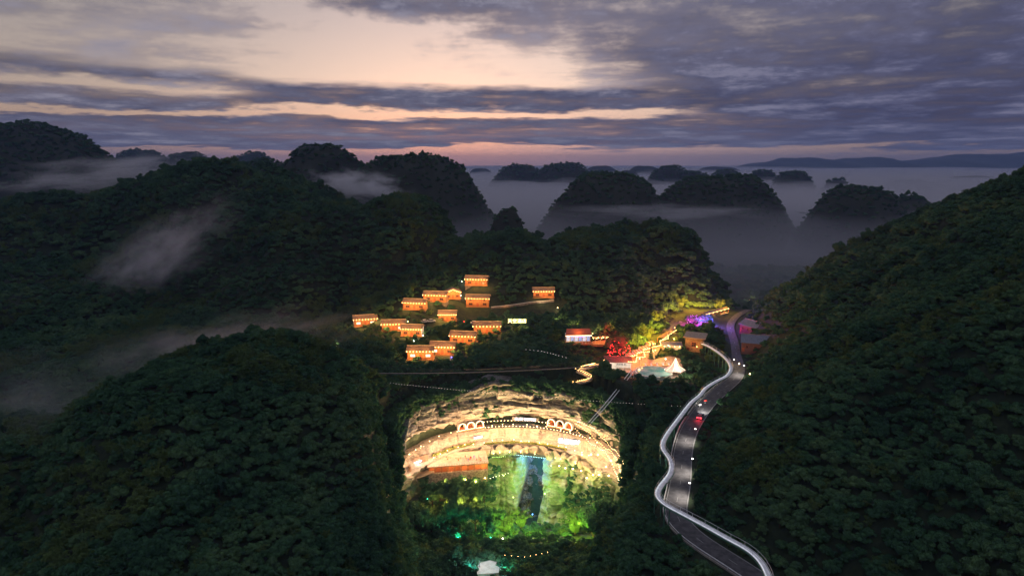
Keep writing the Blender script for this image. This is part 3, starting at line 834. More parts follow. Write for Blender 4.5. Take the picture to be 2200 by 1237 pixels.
# footbridge hung across the sinkhole
def catenary(a, b, sag, n=40):
    return [a.lerp(b, t) - Vector((0, 0, sag * 4 * t * (1 - t))) for t in np.linspace(0, 1, n)]
ba, bb = at_y(772, 801, 236), at_y(1302, 784, 252)
fb = thing('suspension_bridge', ba, 0, 'long narrow suspension footbridge spanning above the sinkhole rim', 'bridge')
dk = [p - ba for p in catenary(ba, bb, 1.2, 60)]
ribbon(dk, .9, 0, .16).build('deck', mat('bridge_planks', (.13, .11, .10), .85, var=.3, scale=2.0), fb)
for s in (-1, 1):
    cb = [Vector((p.x, p.y, q.z)) for p, q in zip(offset(dk, s * .62), [v - ba for v in catenary(ba + Vector((0, 0, 3.2)), bb + Vector((0, 0, 3.2)), 3.2, 60)])]
    b = MB(); b.tube(cb, .05, 4); b.build('cable', M_dark, fb)
    b = MB()
    for p, q in list(zip(offset(dk, s * .62), cb))[::2]: b.tube([p, q], .016, 3)
    tag(b.build('hanger_row', M_dark, fb), kind='stuff')
    b = MB(); b.tube(offset(dk, s * .62, 1.0), .03, 4); b.build('handrail', M_dark, fb)

def string_lights(pts, label, em, step=1.2, r=.10, group=None, wire=.02, power=None, plen=9.0, col=WARM, cat='string lights'):
    """a wire and its bulbs through world points"""
    pts = [Vector(p) for p in pts]; o = pts[0].copy()
    t = thing('string_light', o, 0, label, cat, group)
    b = MB(); b.tube([p - o for p in pts], wire, 3); b.build('wire', M_dark, t)
    b = MB()
    for p in resample(pts, step): b.octa(p - o - Vector((0, 0, r)), r)
    tag(b.build('bulb_chain', em, t), kind='stuff')
    if power:
        for p in resample(pts, plen)[::1]: glow(t, p - o + Vector((0, 0, .5)), power, col, .3)
    return t
string_lights(catenary(at_y(772, 815, 230), at_y(1468, 872, 220), 1.0), 'thin cable of tiny white lights strung over the sinkhole', emitter('bulb_dim', (1, .93, .8), 3.0), 1.1, .07, wire=.05)
# slide rails down to the right rim
def wp0(q):
    th = math.atan2((q.x - PX) / PRX, (q.y - PY) / PRY); return Vector((*wall_xy(th, 1.5), q.z - 7))
for k_, (a_, b_) in enumerate([((1356, 794), (1262, 909)), ((1362, 796), (1268, 910))]):
    a_, b_ = at_z(*a_, 17.0), at_y(*b_, 221)
    t = thing('zip_line_cable', a_, 0, ('left' if k_ == 0 else 'right') + ' one of two steel cables running down from the plaza to the cliff', 'cable', 'paired steel cables')
    b = MB(); b.tube([p - a_ for p in catenary(a_, b_, .8, 20)], .17, 5); b.build('cable', M_steel, t)
    for q in catenary(a_, b_, .8, 16): EXCL.append((q.x, q.y, 4.0)); EXCL.append((q.x * .97, q.y - 5, 4.0)); EXCL.append((q.x * .95, q.y - 10, 3.6)); LOW.append((q.x * .95, q.y - 10, 5, .45))
    b = MB(); b.box((0, 0, -3.4), (.35, .35, 7.0)); b.build('anchor_post', M_steel, t)
    b = MB(); b.tube([b_ - a_ + Vector((0, 0, .3)), wp0(b_) - a_], .2, 5); b.build('anchor_strut', M_dark, t)

# ------------------------------------------------------------------ village houses
BULB = MB().ball((0, 0, 0), .16, 6, 4).mesh('bulb', E_warm)
def window(parent, x, y, z, w, h, lit=False, fm=None):
    fr = MB()
    for c, s in (((0, 0, h / 2), (w + .24, .12, .12)), ((0, 0, -h / 2), (w + .24, .14, .12)), ((-w / 2, 0, 0), (.12, .12, h)), ((w / 2, 0, 0), (.12, .12, h)), ((0, 0, 0), (.06, .10, h)), ((0, 0, .1), (w, .10, .06))): fr.box(c, s)
    f = fr.build('window', fm or M_redwood, parent, loc=(x, y, z))
    p = MB(); p.box((0, .03, 0), (w, .05, h)); p.build('pane', E_lit if lit else M_pane, f)
    return f
def gable_roof(parent, w, d, ze, rise, over=.9, tile=None, x0=0.0, th=.22):
    """ridge runs along x; two slabs, a ridge cap, barge boards"""
    tile = tile or M_tile; W = w / 2 + .5
    yc = d / 2
    for y0, y1, nm in ((-over, yc, 'roof_slope'), (d + over, yc, 'roof_slope')):
        b = MB(); q = [(x0 - W, y0, ze), (x0 + W, y0, ze), (x0 + W, y1, ze + rise), (x0 - W, y1, ze + rise)]
        b.add(q + [(x, y, z + th) for x, y, z in q], [(0, 1, 2, 3), (7, 6, 5, 4), (0, 4, 5, 1), (1, 5, 6, 2), (2, 6, 7, 3), (3, 7, 4, 0)])
        # tile courses
        nr = int(W * 2 / .55)
        for i in range(nr + 1):
            xx = x0 - W + W * 2 * i / nr
            b.tube([(xx, y0, ze + th), (xx, y1, ze + rise + th)], .07, 3, cap=False)
        b.build(nm, tile, parent)
    b = MB(); b.box((x0, yc, ze + rise + th + .05), (W * 2 + .2, .34, .3)); b.build('ridge_cap', M_stone, parent)
def house(u, v, wpx, label, rz=0.0, base=3.0, stilts=False, lit=(), side_white=False, nwin=2, rise=1.35, power=250, gable=False, floors=1, h=3.8, d=4.8):
    p = hit(u, v)
    w = wpx * mpp(p) * 1.06
    t = thing('hillside_house', p + Vector((0, .6, .6)), rz + .16 * math.sin(u * 1.7), label, 'house', 'lantern-lit houses on the hillside')
    # podium
    if stilts:
        b = MB(); b.box((0, d / 2, -.25), (w + .6, d + 2.4, .5)); b.build('floor_slab', M_wood, t)
        for sx in (-.45, -.15, .15, .45):
            b = MB(); b.box((sx * w, -.8, -2.6), (.34, .34, 4.4)); b.build('stilt', M_white, t)
    else:
        b = MB(); b.box((0, d / 2, -base / 2 - .22), (w + .1, d, base)); b.build('podium', M_stone if not side_white else M_white, t)
        b = MB(); b.box((0, d / 2 - .5, -.11), (w + .7, d + 1.6, .22)); b.build('floor_slab', M_wood, t)
    H = h * floors
    b = MB(); b.box((0, d / 2, H / 2), (w - .3, d - .1, H)); b.build('wall', M_wood, t)
    if side_white:
        for s in (-1, 1):
            b = MB(); b.prism([(0, -base), (d, -base), (d, H + .1), (d / 2, H + rise * .9), (0, H + .1)], s * (w / 2 - .13), s * (w / 2 + .06), 'x'); b.build('side_wall', M_white, t)
    else:
        for s in (-1, 1):
            b = MB(); b.prism([(0.0, H), (d, H), (d / 2, H + rise * .95)], s * (w / 2 - .6), s * (w / 2 - .45), 'x'); b.build('gable_panel', M_wood, t)
    if gable:
        r_ = MB()
        for s in (-1, 1):
            q = [(0, -1.2, H + rise), (s * (w / 2 + .8), -1.2, H - .1), (s * (w / 2 + .8), d + .5, H - .1), (0, d + .5, H + rise)]
            r_.add(q + [(x, y, z + .22) for x, y, z in q], [(0, 1, 2, 3), (7, 6, 5, 4), (0, 4, 5, 1), (1, 5, 6, 2), (2, 6, 7, 3), (3, 7, 4, 0)])
        r_.build('roof', M_tile, t)
        b = MB(); b.prism([(-w / 2 + .2, H), (w / 2 - .2, H), (0, H + rise - .15)], -.05, .15); b.build('gable_panel', M_wood, t)
    else:
        gable_roof(t, w, d, H, rise, over=1.15)
    # door and windows
    b = MB(); b.box((0, -.02, 1.05), (1.3, .12, 2.1)); dr = b.build('door', M_redwood, t)
    b = MB(); b.box((.45, -.1, 1.0), (.08, .08, .2)); b.build('handle', M_dark, dr)
    for i in range(nwin):
        sx = (-.30, .30, -.12, .12)[i]
        window(t, sx * w, -.06, 1.5, min(2.2, w * .19), 1.25, i in lit)
    for i in range(floors - 1):
        for sx in (-.3, .3): window(t, sx * w, -.06, 1.5 + h, 1.4, 1.2)
    # columns and balustrade
    for sx in (-.48, -.17, .17, .48):
        b = MB(); b.box((sx * w, -1.0, H / 2), (.2, .2, H)); b.build('column', M_redwood, t)
    b = MB(); b.box((0, -1.05, .85), (w + .3, .09, .1)); b.box((0, -1.05, .4), (w + .3, .06, .07)); b.build('balustrade', M_redwood, t)
    nb = 9
    for i in range(nb):
        sx = (i / (nb - 1) - .5) * (w + .2)
        zz = H - .16 if not gable else H + (rise - .25) * (1 - abs(sx) / (w / 2 + .2)) - .15
        link('bulb', BULB, parent=t, loc=(sx, -1.22 if not gable else -1.3, zz))
    b = MB(); b.tube([(-w / 2 - .5, d / 2 - .1, H + rise + .42), (w / 2 + .5, d / 2 - .1, H + rise + .42)] if not gable else [(-w / 2 - .7, -1.2, H + .15), (0, -1.2, H + rise + .3), (w / 2 + .7, -1.2, H + .15)], .05, 4); b.build('rope_light', emitter('rope_ridge', (1.0, .45, .14), 2.2), t)
    power *= .8 + .5 * abs(math.sin(u * 3.1))
    for sx in (-.36, 0, .36): glow(t, (sx * w, -1.75, H - 1.0), power, (1.0, .47, .13), .2)
    for sx in (-.28, .28): glow(t, (sx * w, -2.6, H + 2.0), power * 1.7, (1.0, .45, .12), .25)  # fill lights added above the eaves to brighten the roof slope
    glow(t, (-.3 * w, -5.0, 2.6), power * .9, (1.0, .5, .16), .3); glow(t, (w * .62, -2.5, 3.4), power * .7, (1.0, .52, .18), .3)  # extra fill added for warm spill on ground and trees
    c = p
    for i in np.linspace(-.5, .5, 4): avoid(Vector((c.x + i * w, c.y + d * .5, 0)), 5.2)
    for i in np.linspace(-.6, .6, 5):
        for q, lo in ((-5, .45), (-11, .6)): LOW.append((c.x + i * w, c.y + q, 6.0, lo)); 
        EXCL.append((c.x + i * w, c.y - 2.6, 2.6))
    return t
house(1023, 615, 45, 'highest lantern-lit house standing alone at the top of the village', nwin=2)
house(934, 650, 47, 'lantern-lit house left of the gable-fronted one in the upper row', nwin=2)
house(973, 644, 30, 'small gable-fronted house on white columns with a lit peak', gable=True, nwin=2, rise=2.0)
house(890, 667, 46, 'lantern-lit house on a stone base at the left end of upper row', base=3.4)
house(1026, 661, 47, 'two-storey pink-lit house at the left end of the stone terrace wall', floors=2, h=2.5, nwin=2, power=120)
house(785, 702, 46, 'leftmost village house with a white gable side wall', R(10), side_white=True, lit=(0, 1))
house(845, 713, 46, 'lantern-lit house between the two white-sided houses', R(12), base=4, lit=(1,))
house(884, 724, 42, 'house with a bare white gable wall beside the lamp path', R(-14), side_white=True, base=3.6)
house(961, 692, 35, 'small lantern-lit cabin beside the parked white cars', nwin=2, d=5)
house(1046, 718, 55, 'lantern-lit house just left of the golden hillside sign', base=3)
house(994, 740, 52, 'lantern-lit house on stilts in the lower row, third from left', R(-6), stilts=True)
house(950, 764, 50, 'lower-row house joined to the right of the stilted end house', R(-9), stilts=True, lit=(0,))
house(903, 774, 52, 'lowest house on tall stilts with two bright white windows', R(-9), stilts=True, lit=(0, 1), side_white=False)
house(1168, 641, 42, 'small dim red lantern-lit house alone right of the village', power=90, d=5)
# low stone terrace wall between them
wl = [hit(u, v) + Vector((0, 0, .5)) for u, v in ((1055, 664), (1085, 661), (1115, 657), (1140, 653), (1165, 651), (1190, 649))]
b = ribbon([p - wl[0] for p in wl], .5, .7, 1.6)
t = thing('terrace_wall', wl[0], 0, 'low stone terrace wall running right from the two-storey house', 'wall'); b.build('stone_course', M_stone, t)
b = ribbon([p - wl[0] for p in wl], .7, .86, .14); b.build('coping', M_white, t)
glow(t, wl[4] - wl[0] + Vector((0, -2.0, 1.5)), 140, GOLD)
glow(t, wl[1] - wl[0] + Vector((0, -2.0, 1.5)), 70, ORANGE)
for p in wl:
    avoid(p, 3.0); LOW.append((p.x, p.y - 5, 6, .4)); EXCL.append((p.x, p.y - 4, 2.4))

# lettering
def text_mesh(txt, size, em, extr=.06, name='letter_row'):
    c = bpy.data.curves.new(name, 'FONT'); c.body = txt; c.size = size; c.align_x = 'CENTER'; c.align_y = 'CENTER'; c.extrude = extr; c.resolution_u = 2
    o = bpy.data.objects.new(name, c); COL.objects.link(o)
    dg = bpy.context.evaluated_depsgraph_get(); me = bpy.data.meshes.new_from_object(o.evaluated_get(dg))
    bpy.data.objects.remove(o); me.materials.clear(); me.materials.append(em); me.name = name
    return me
def sign(txt, loc, size, em, label, rz=0.0, board=None, legs=0.0, gap=1.12, power=0, col=GOLD):
    t = thing('illuminated_sign', loc, rz, label, 'sign')
    n = len(txt)
    if gap:
        x = -(n - 1) * size * gap / 2
        for ch in txt:
            if ch != ' ': link('letter', text_mesh(ch, size, em, name='letter'), parent=t, loc=(x, 0, 0), rot=(R(90), 0, 0))
            x += size * gap
    else:
        link('lettering', text_mesh(txt, size, em, name='lettering'), parent=t, rot=(R(90), 0, 0))
    if board:
        b = MB(); b.box((0, .16, 0), (board[0], .12, board[1])); b.build('board', M_dark, t)
    else:
        b = MB(); W = n * size * (gap or .62)
        b.box((0, .14, -size * .5), (W, .08, .08)); b.box((0, .14, size * .35), (W, .08, .08))
        for s in (-.45, 0, .45): b.box((s * W, .14, -size * .5 - legs / 2 + .2), (.1, .1, legs + .8))
        b.build('frame', M_dark, t)
    if power: glow(t, (0, -1.5, -.2), power, col)
    return t
sp = hit(1111, 700)
sign('天空酒店', sp + Vector((0, 0, 2.6)), 2.5, E_signy, 'row of four glowing golden characters on the hillside', legs=2.0, gap=1.02, power=420, col=(1.0, .72, .2))
for i in (-6, -3, 0, 3, 6):
    EXCL.append((sp.x + i, sp.y, 3.0)); LOW.append((sp.x + i, sp.y - 5, 6.5, .32)); LOW.append((sp.x + i, sp.y - 12, 7, .5))

# ------------------------------------------------------------------ resort terrace: plaza, pool, pavilion, shops
PZ = 10.0
def px_poly(pts, z): return [at_z(u, v, z) for u, v in pts]
def slab(name, pts, z, th, m, kind='structure'):
    P = px_poly(pts, z); mb = MB(); n = len(P)
    mb.add([(p.x, p.y, z) for p in P] + [(p.x, p.y, z - th) for p in P], [tuple(range(n)), tuple(range(2 * n - 1, n - 1, -1))] + [(i, i + n, (i + 1) % n + n, (i + 1) % n) for i in range(n)])
    EXPOLY.append([(p.x, p.y) for p in P])
    return tag(mb.build(name, m), kind=kind)
M_pave = mat('paving', (.36, .27, .20), 0.7, var=0.2, scale=0.5)
slab('plaza', [(1330, 790), (1350, 803), (1400, 818), (1452, 812), (1470, 800), (1462, 770), (1440, 764), (1405, 772), (1420, 745), (1455, 712), (1500, 694), (1490, 690), (1440, 708), (1395, 742), (1372, 766), (1345, 780)], PZ, 1.2, M_pave)
slab('parking_lot', [(1432, 702), (1470, 675), (1492, 668), (1512, 676), (1510, 700), (1498, 712), (1470, 716)], PZ + .5, 1.4, M_asphalt)
for q in ((1365, 790), (1400, 795), (1440, 790), (1420, 760), (1390, 765), (1450, 700), (1480, 690)):
    p = at_z(*q, PZ); LOW.append((p.x, p.y - 8, 9, .5)); LOW.append((p.x, p.y, 8, .5))

# round pool
pc = at_z(1404, 799, PZ + .8)
pool = thing('round_pool', pc, 0, 'round turquoise swimming pool with a raised pale rim', 'pool')
b = MB(); n = 40
for r0, r1, z0, z1 in ((8.1, 8.1, -2.4, .35), (8.1, 7.7, .35, .35), (7.7, 7.7, .35, -.6)):
    b.add([(r0 * math.cos(2 * math.pi * i / n), r0 * math.sin(2 * math.pi * i / n), z0) for i in range(n)] + [(r1 * math.cos(2 * math.pi * i / n), r1 * math.sin(2 * math.pi * i / n), z1) for i in range(n)], [(i, (i + 1) % n, (i + 1) % n + n, i + n) for i in range(n)])
b.build('rim', mat('pool_rim', (.50, .58, .54), .6, var=.1), pool)
b = MB(); b.add([(7.72 * math.cos(2 * math.pi * i / n), 7.72 * math.sin(2 * math.pi * i / n), .1) for i in range(n)], [tuple(range(n))])
b.build('water', mat('pool_water', (.05, .30, .27), .06, spec=.6, col2=(.28, .52, .50), scale=.16), pool)
avoid(pc, 11.5); LOW.append((pc.x, pc.y - 14, 10, .45))
for i in range(-2, 3):
    for q_ in (-9, -13, -17, -21): EXCL.append((pc.x + i * 4.5 - .08 * q_, pc.y + q_, 3.6))
    for q_ in (-25, -31): LOW.append((pc.x + i * 4.5, pc.y + q_, 6, .3))
# bell tent
tc_ = at_z(1450, 800, PZ)
tent = thing('bell_tent', tc_, R(20), 'peaked white canvas tent glowing beside the round pool', 'tent')
b = MB(); n = 8; pk = (0, 0, 6.6)
ring = [(4.6 * math.cos(2 * math.pi * i / n), 4.2 * math.sin(2 * math.pi * i / n), 1.3 + .25 * (i % 2)) for i in range(n)]
mid = [(1.9 * math.cos(2 * math.pi * i / n), 1.8 * math.sin(2 * math.pi * i / n), 3.1) for i in range(n)]
low_ = [(4.6 * math.cos(2 * math.pi * i / n), 4.2 * math.sin(2 * math.pi * i / n), 0) for i in range(n)]
b.add([pk] + mid + ring + low_, [(0, 1 + i, 1 + (i + 1) % n) for i in range(n)] + [(1 + i, 9 + i, 9 + (i + 1) % n, 1 + (i + 1) % n) for i in range(n)] + [(9 + i, 17 + i, 17 + (i + 1) % n, 9 + (i + 1) % n) for i in range(n) if i not in (5, 6)])
b.build('canopy', M_canvas, tent)
for i in range(0, n, 2):
    b = MB(); b.tube([ring[i], (ring[i][0] * 1.35, ring[i][1] * 1.35, 0)], .05, 3); b.build('guy_rope', M_white, tent)
b = MB(); b.tube([(0, 0, 0), (0, 0, 6.7)], .1, 5); b.build('pole', M_wood, tent)
b = MB()
for i in (4, 5, 6, 7): b.tube([pk, mid[i], ring[i]], .07, 4)
b.build('rope_light', emitter('rope_pale', (1, .7, .45), 4.0), tent)
glow(tent, (0, -3.4, 2.6), 420, (1.0, .62, .38), .3); glow(tent, (-5.5, -2.5, 2.6), 420, (1.0, .68, .42), .3)
avoid(tc_, 8); LOW.append((tc_.x + 3, tc_.y - 10, 8, .4))
# low flat-roof seating by the pool
p = at_z(1412, 786, PZ)
dk_ = thing('sun_lounger_deck', p, R(4), 'long low timber deck on the far side of the round pool', 'deck')
b = MB(); b.box((0, 0, .25), (14, 3.0, .3)); b.build('platform', M_wood, dk_)
for i in range(5):
    b = MB(); b.box((-5.4 + i * 2.7, -.2, .62), (.75, 1.6, .16)); b.box((-5.4 + i * 2.7, .75, .95), (.75, .14, .7), rx=R(-25)); b.build('lounger', M_canvas, dk_)
# conifer behind the pool is planted with the trees; gate pavilion with lettering
p = at_z(1328, 791, PZ - .3)
pv = thing('gate_pavilion', p, R(-4), 'dark-roofed white ticket pavilion with small dark lettering at the bridge end', 'pavilion')
w_ = 54 * mpp(p)
b = MB(); b.box((0, 2.2, 1.5), (w_, 4.4, 3.0)); b.build('wall', M_white, pv)
gable_roof(pv, w_, 4.6, 3.0, 1.6, over=1.4, tile=mat('brown_tile', (.16, .11, .09), .8, var=.3, scale=4, stretch=(2.6, .25, .25)))
b = link('lettering', text_mesh('天空悬廊', 1.05, M_dark, .03, 'lettering'), parent=pv, loc=(1.2, -.06, 1.9), rot=(R(90), 0, 0))
b = MB(); b.box((-3.6, -.03, 1.1), (1.4, .1, 2.2)); b.build('door', M_dark, pv)
for sx in (-.48, -.2, .2, .48):
    b = MB(); b.box((sx * w_, -1.2, 1.5), (.22, .22, 3.0)); b.build('column', M_white, pv)
b = MB(); b.box((0, -.9, -.4), (w_ + .6, 3.0, .8)); b.build('platform', M_concrete, pv)
glow(pv, (2, -2.6, 2.6), 330, (1, .86, .72)); glow(pv, (-4, -2.2, 2.2), 160, (1, .8, .6))
for i in (-5, 0, 5): avoid(p + Vector((i, 2, 0)), 5.5); LOW.append((p.x + i, p.y - 8, 7, .4)); EXCL.append((p.x + i, p.y - 4, 3))

# restaurant with red roof and glazed front on a deck
p = hit(1243, 741)
rs_ = thing('terrace_restaurant', p + Vector((0, 0, 1.2)), R(3), 'glass-fronted restaurant with glowing red roof and a railed deck', 'restaurant')
w_ = 52 * mpp(p)
b = MB(); b.box((0, 2.2, -.3), (w_ + 1, 8.4, .6)); b.build('deck', M_wood, rs_)
b = MB(); b.box((0, 3.6, 1.7), (w_, 4.6, 3.4)); b.build('wall', M_white, rs_)
for i in range(6):
    window(rs_, (-.42 + i * .168) * w_, 1.24, 1.75, w_ * .135, 2.6, lit=False, fm=M_white).children[0].data.materials[0] = emitter('shop_glass', (.45, .58, 1.0), .8) if i % 2 else emitter('shop_glass_pale', (.85, .88, 1.0), .9)
b = MB(); q = [(-w_ / 2 - .5, -.2, 3.5), (w_ / 2 + .5, -.2, 3.5), (w_ / 2 + .2, 4.8, 5.6), (-w_ / 2 + .6, 4.8, 5.6)]
b.add(q + [(x, y, z + .25) for x, y, z in q], [(0, 1, 2, 3), (7, 6, 5, 4), (0, 4, 5, 1), (1, 5, 6, 2), (2, 6, 7, 3), (3, 7, 4, 0)]); b.build('roof', M_redroof, rs_)
b = MB(); b.tube([(-w_ / 2 - .5, -.3, 3.55), (w_ / 2 + .5, -.3, 3.55)], .1, 4); b.build('rope_light', emitter('rope_strong', (1, .6, .3), 12), rs_)
b = MB(); b.box((.6, -.25, 3.25), (4.4, .12, .3)); b.build('neon_strip', emitter('neon_violet', (.35, .1, 1.0), 5), rs_)
for i in range(9):
    b = MB(); b.box(((i / 8 - .5) * (w_ + .6), -1.9, .5), (.12, .12, 1.1)); b.build('railing_post', M_white, rs_)
b = MB(); b.box((0, -1.9, 1.02), (w_ + .8, .1, .1)); b.box((0, -1.9, .55), (w_ + .8, .05, .5)); b.build('railing', M_wood, rs_)
for sx in (-.5, .5): glow(rs_, (sx * w_ * .8, -1.2, 2.4), 150, WARM)
glow(rs_, (0, 1.2, 6.6), 120, ORANGE); glow(rs_, (0, -.9, 2.6), 120, GOLD)
for i in (-6, -2, 2, 6): avoid(p + Vector((i, 3, 0)), 5); LOW.append((p.x + i, p.y - 7, 7, .45)); EXCL.append((p.x + i, p.y - 3, 3))
# paved dining terrace to its right with lantern umbrellas
q0 = [hit(1272, 743), hit(1308, 738), hit(1308, 722), hit(1272, 724)]
zt = max(v.z for v in q0[:2]) + 1.0
tt = thing('dining_terrace', (q0[0].x, q0[0].y, zt), 0, 'orange-lit open dining terrace joined to the restaurant', 'terrace')
cx_, cy_ = (q0[1].x - q0[0].x), 6.0
b = MB(); b.box((cx_ / 2, 3, -.5), (cx_ + 1, 8, 1.0)); b.build('floor_slab', M_wood, tt)
b = MB(); b.box((cx_ / 2, -.9, .6), (cx_ + 1, .08, .08)); b.build('railing', M_wood, tt)
glow(tt, (cx_ * .3, 2, 2.6), 190, ORANGE); glow(tt, (cx_ * .75, 3, 2.6), 190, ORANGE)
avoid(Vector((q0[0].x + cx_ / 2, q0[0].y + 3, 0)), 7.5); LOW.append((q0[0].x + cx_ / 2, q0[0].y - 7, 8, .5)); EXCL.append((q0[0].x + cx_ / 2, q0[0].y - 3, 4))
for i, fx_ in enumerate((.2, .5, .78)):
    um = thing('lantern_umbrella', (q0[0].x + cx_ * fx_, q0[0].y + 2.2 + .8 * i, zt), 0, ('left', 'middle', 'right')[i] + ' one of three glowing parasols on the dining terrace', 'umbrella', 'glowing parasols on the dining terrace')
    b = MB(); b.tube([(0, 0, 0), (0, 0, 2.9)], .06, 5); b.build('pole', M_white, um)
    b = MB(); b.add([(0, 0, 3.3)] + [(1.3 * math.cos(k * math.pi / 4), 1.3 * math.sin(k * math.pi / 4), 2.6) for k in range(8)], [(0, 1 + k, 1 + (k + 1) % 8) for k in range(8)]); b.build('canopy', mat('parasol', (.7, .35, .12), .8), um)
    for k in range(5): link('bulb', BULB, parent=um, loc=(1.25 * math.cos(k * 1.256), 1.25 * math.sin(k * 1.256), 2.5))

# shop stalls with striped orange canopies along the lane
lane = [at_z(u, v, PZ) for u, v in ((1352, 783), (1366, 775), (1380, 768), (1394, 760), (1406, 750))]
for i, p in enumerate(lane):
    st = thing('market_stall', p + Vector((-1.5, 2.2, 0)), R(32), ['nearest to the pavilion', 'second from the pavilion', 'third from the pavilion', 'fourth from the pavilion', 'farthest from the pavilion'][i], 'stall', 'market stalls along the lane')
    st['label'] = 'orange-canopied market stall, ' + st['label'] + ' along the lane'
    b = MB(); b.box((0, 1.4, 1.3), (4.2, 1.8, 2.6)); b.build('booth', M_white, st)
    for k in range(5):
        b = MB(); q = [(-2.2 + k * .88, -1.3, 2.35), (-2.2 + k * .88 + .86, -1.3, 2.35), (-2.2 + k * .88 + .86, .8, 3.1), (-2.2 + k * .88, .8, 3.1)]
        b.add(q + [(x, y, z + .08) for x, y, z in q], [(0, 1, 2, 3), (7, 6, 5, 4), (0, 4, 5, 1), (1, 5, 6, 2), (2, 6, 7, 3), (3, 7, 4, 0)]); b.build('canopy_strip', mat('awning_orange', (.60, .22, .05), .8) if k % 2 == 0 else M_canvas, st)
    b = MB(); b.box((0, -.2, .5), (3.8, .6, 1.0)); b.build('counter', M_wood, st)
    for sx in (-2.0, 2.0):
        b = MB(); b.box((sx, -1.2, 1.2), (.1, .1, 2.4)); b.build('post', M_white, st)
    for k in range(4): link('bulb', BULB, parent=st, loc=(-1.8 + k * 1.2, -1.3, 2.2))
    glow(st, (0, -1.9, 2.0), 260, ORANGE)
# long lit gallery at the back of the car park and a lantern lane
def gallery(a, b_, label, col, power, roof=True):
    a, b_ = at_z(*a, PZ + .5), at_z(*b_, PZ + .5); L = (b_ - a).length; rz = math.atan2(b_.y - a.y, b_.x - a.x)
    t = thing('covered_gallery', a, rz, label, 'gallery')
    n = max(3, int(L / 4))
    if roof:
        for s in (-1, 1):
            m_ = MB(); q = [(0, s * 1.7, 2.7), (L, s * 1.7, 2.7), (L, 0, 3.5), (0, 0, 3.5)]
            m_.add(q + [(x, y, z + .15) for x, y, z in q], [(0, 1, 2, 3), (7, 6, 5, 4), (0, 4, 5, 1), (1, 5, 6, 2), (2, 6, 7, 3), (3, 7, 4, 0)]); m_.build('roof_slope', M_tile, t)
    for i in range(n + 1):
        for s in (-1, 1):
            m_ = MB(); m_.box((L * i / n, s * 1.4, 1.35), (.2, .2, 2.7)); m_.build('column', M_redwood, t)
        link('bulb', BULB, parent=t, loc=(L * i / n, -1.5, 2.5))
        if i % 2 == 0: glow(t, (L * i / n, -2.0, 2.0), power, col)
    m_ = MB(); m_.box((L / 2, 0, .1), (L, 3.4, .2)); m_.build('floor_slab', M_concrete, t)
    m_ = MB(); m_.tube([(0, -1.75, 2.8), (L, -1.75, 2.8)], .08, 4); m_.build('rope_light', E_rope, t)
    for i in range(n + 1):
        p = a.lerp(b_, i / n); avoid(p, 4.5); LOW.append((p.x, p.y - 7, 6, .4)); EXCL.append((p.x, p.y - 4, 4)); EXCL.append((p.x, p.y - 8, 3)); LOW.append((p.x, p.y - 12, 6, .45))
    return t
gallery((1510, 684), (1560, 671), 'long orange-lit covered gallery at the far end of the car park', ORANGE, 150)
gallery((1418, 738), (1446, 718), 'short lantern-lit gallery beside the yellow-lit trees on the lane', ORANGE, 200, roof=True)
# kerb light along the car park
b_ = [at_z(u, v, PZ + .7) for u, v in ((1416, 700), (1432, 692), (1452, 682), (1476, 671))]
t = thing('kerb_light_strip', b_[0], 0, 'thin orange light line along the back kerb of the car park', 'light strip')
m_ = MB(); m_.tube([p - b_[0] for p in b_], .07, 4); m_.build('rope_light', emitter('rope_amber', (1, .36, .06), 2.0), t)
m_ = ribbon([p - b_[0] for p in b_], .5, -.1, .6); m_.build('kerbstone', M_concrete, t)
# stone lift tower
p = at_z(1490, 757, PZ - 1)
tw = thing('stone_tower', p + Vector((0, 0, -2)), R(-24), 'brown stone tower block with a flat overhanging roof at the walkway end', 'tower')
b = MB(); b.box((0, 3, 4.7), (8.2, 7, 9.4)); b.build('wall', mat('brown_stone', (.20, .135, .08), .85, var=.3, scale=1.4, bump=.5), tw)
b = MB(); b.box((.2, 3, 9.9), (10.4, 9.2, .5), rx=R(4)); b.build('roof', mat('tan_roof', (.30, .24, .19), .8, var=.2), tw)
b = MB(); b.box((.2, 3, 9.45), (9.0, 8.0, .5)); b.build('cornice', M_dark, tw)
window(tw, 0, -.56, 6.2, 2.2, 2.2); window(tw, -2.6, -.56, 3.6, 1.3, 1.3)
b = MB(); b.box((4.15, 2, 7.5), (.12, 1.6, 2.4)); b.build('side_door', M_dark, tw)
glow(tw, (1.5, -2.4, 5.6), 90, ORANGE); glow(tw, (-6, -3, 3.0), 120, ORANGE)
link('bulb', BULB, parent=tw, loc=(1.5, -1.2, 5.4))
avoid(p, 8); LOW.append((p.x, p.y - 9, 8, .5)); EXCL.append((p.x, p.y - 7, 3.5)); avoid(p + Vector((2, 6, 0)), 6)
# grey shed left of it
p = at_z(1443, 752, PZ)
sh = thing('grey_shed', p, R(-6), 'low slate-roofed shed between the lane and the stone tower', 'shed')
b = MB(); b.box((0, 2.5, 1.2), (9, 5, 2.4)); b.build('wall', M_concrete, sh)
gable_roof(sh, 9, 5, 2.4, .9, over=.6, tile=M_grey)
b = MB(); b.box((-2, -.04, 1.0), (1.2, .1, 2.0)); b.build('door', M_dark, sh)
for k in range(4): link('bulb', BULB, parent=sh, loc=(-3.6 + k * 2.4, -.7, 2.1))
glow(sh, (-2, -1.6, 1.8), 190, GOLD); glow(sh, (3, -1.6, 1.8), 190, WARM)
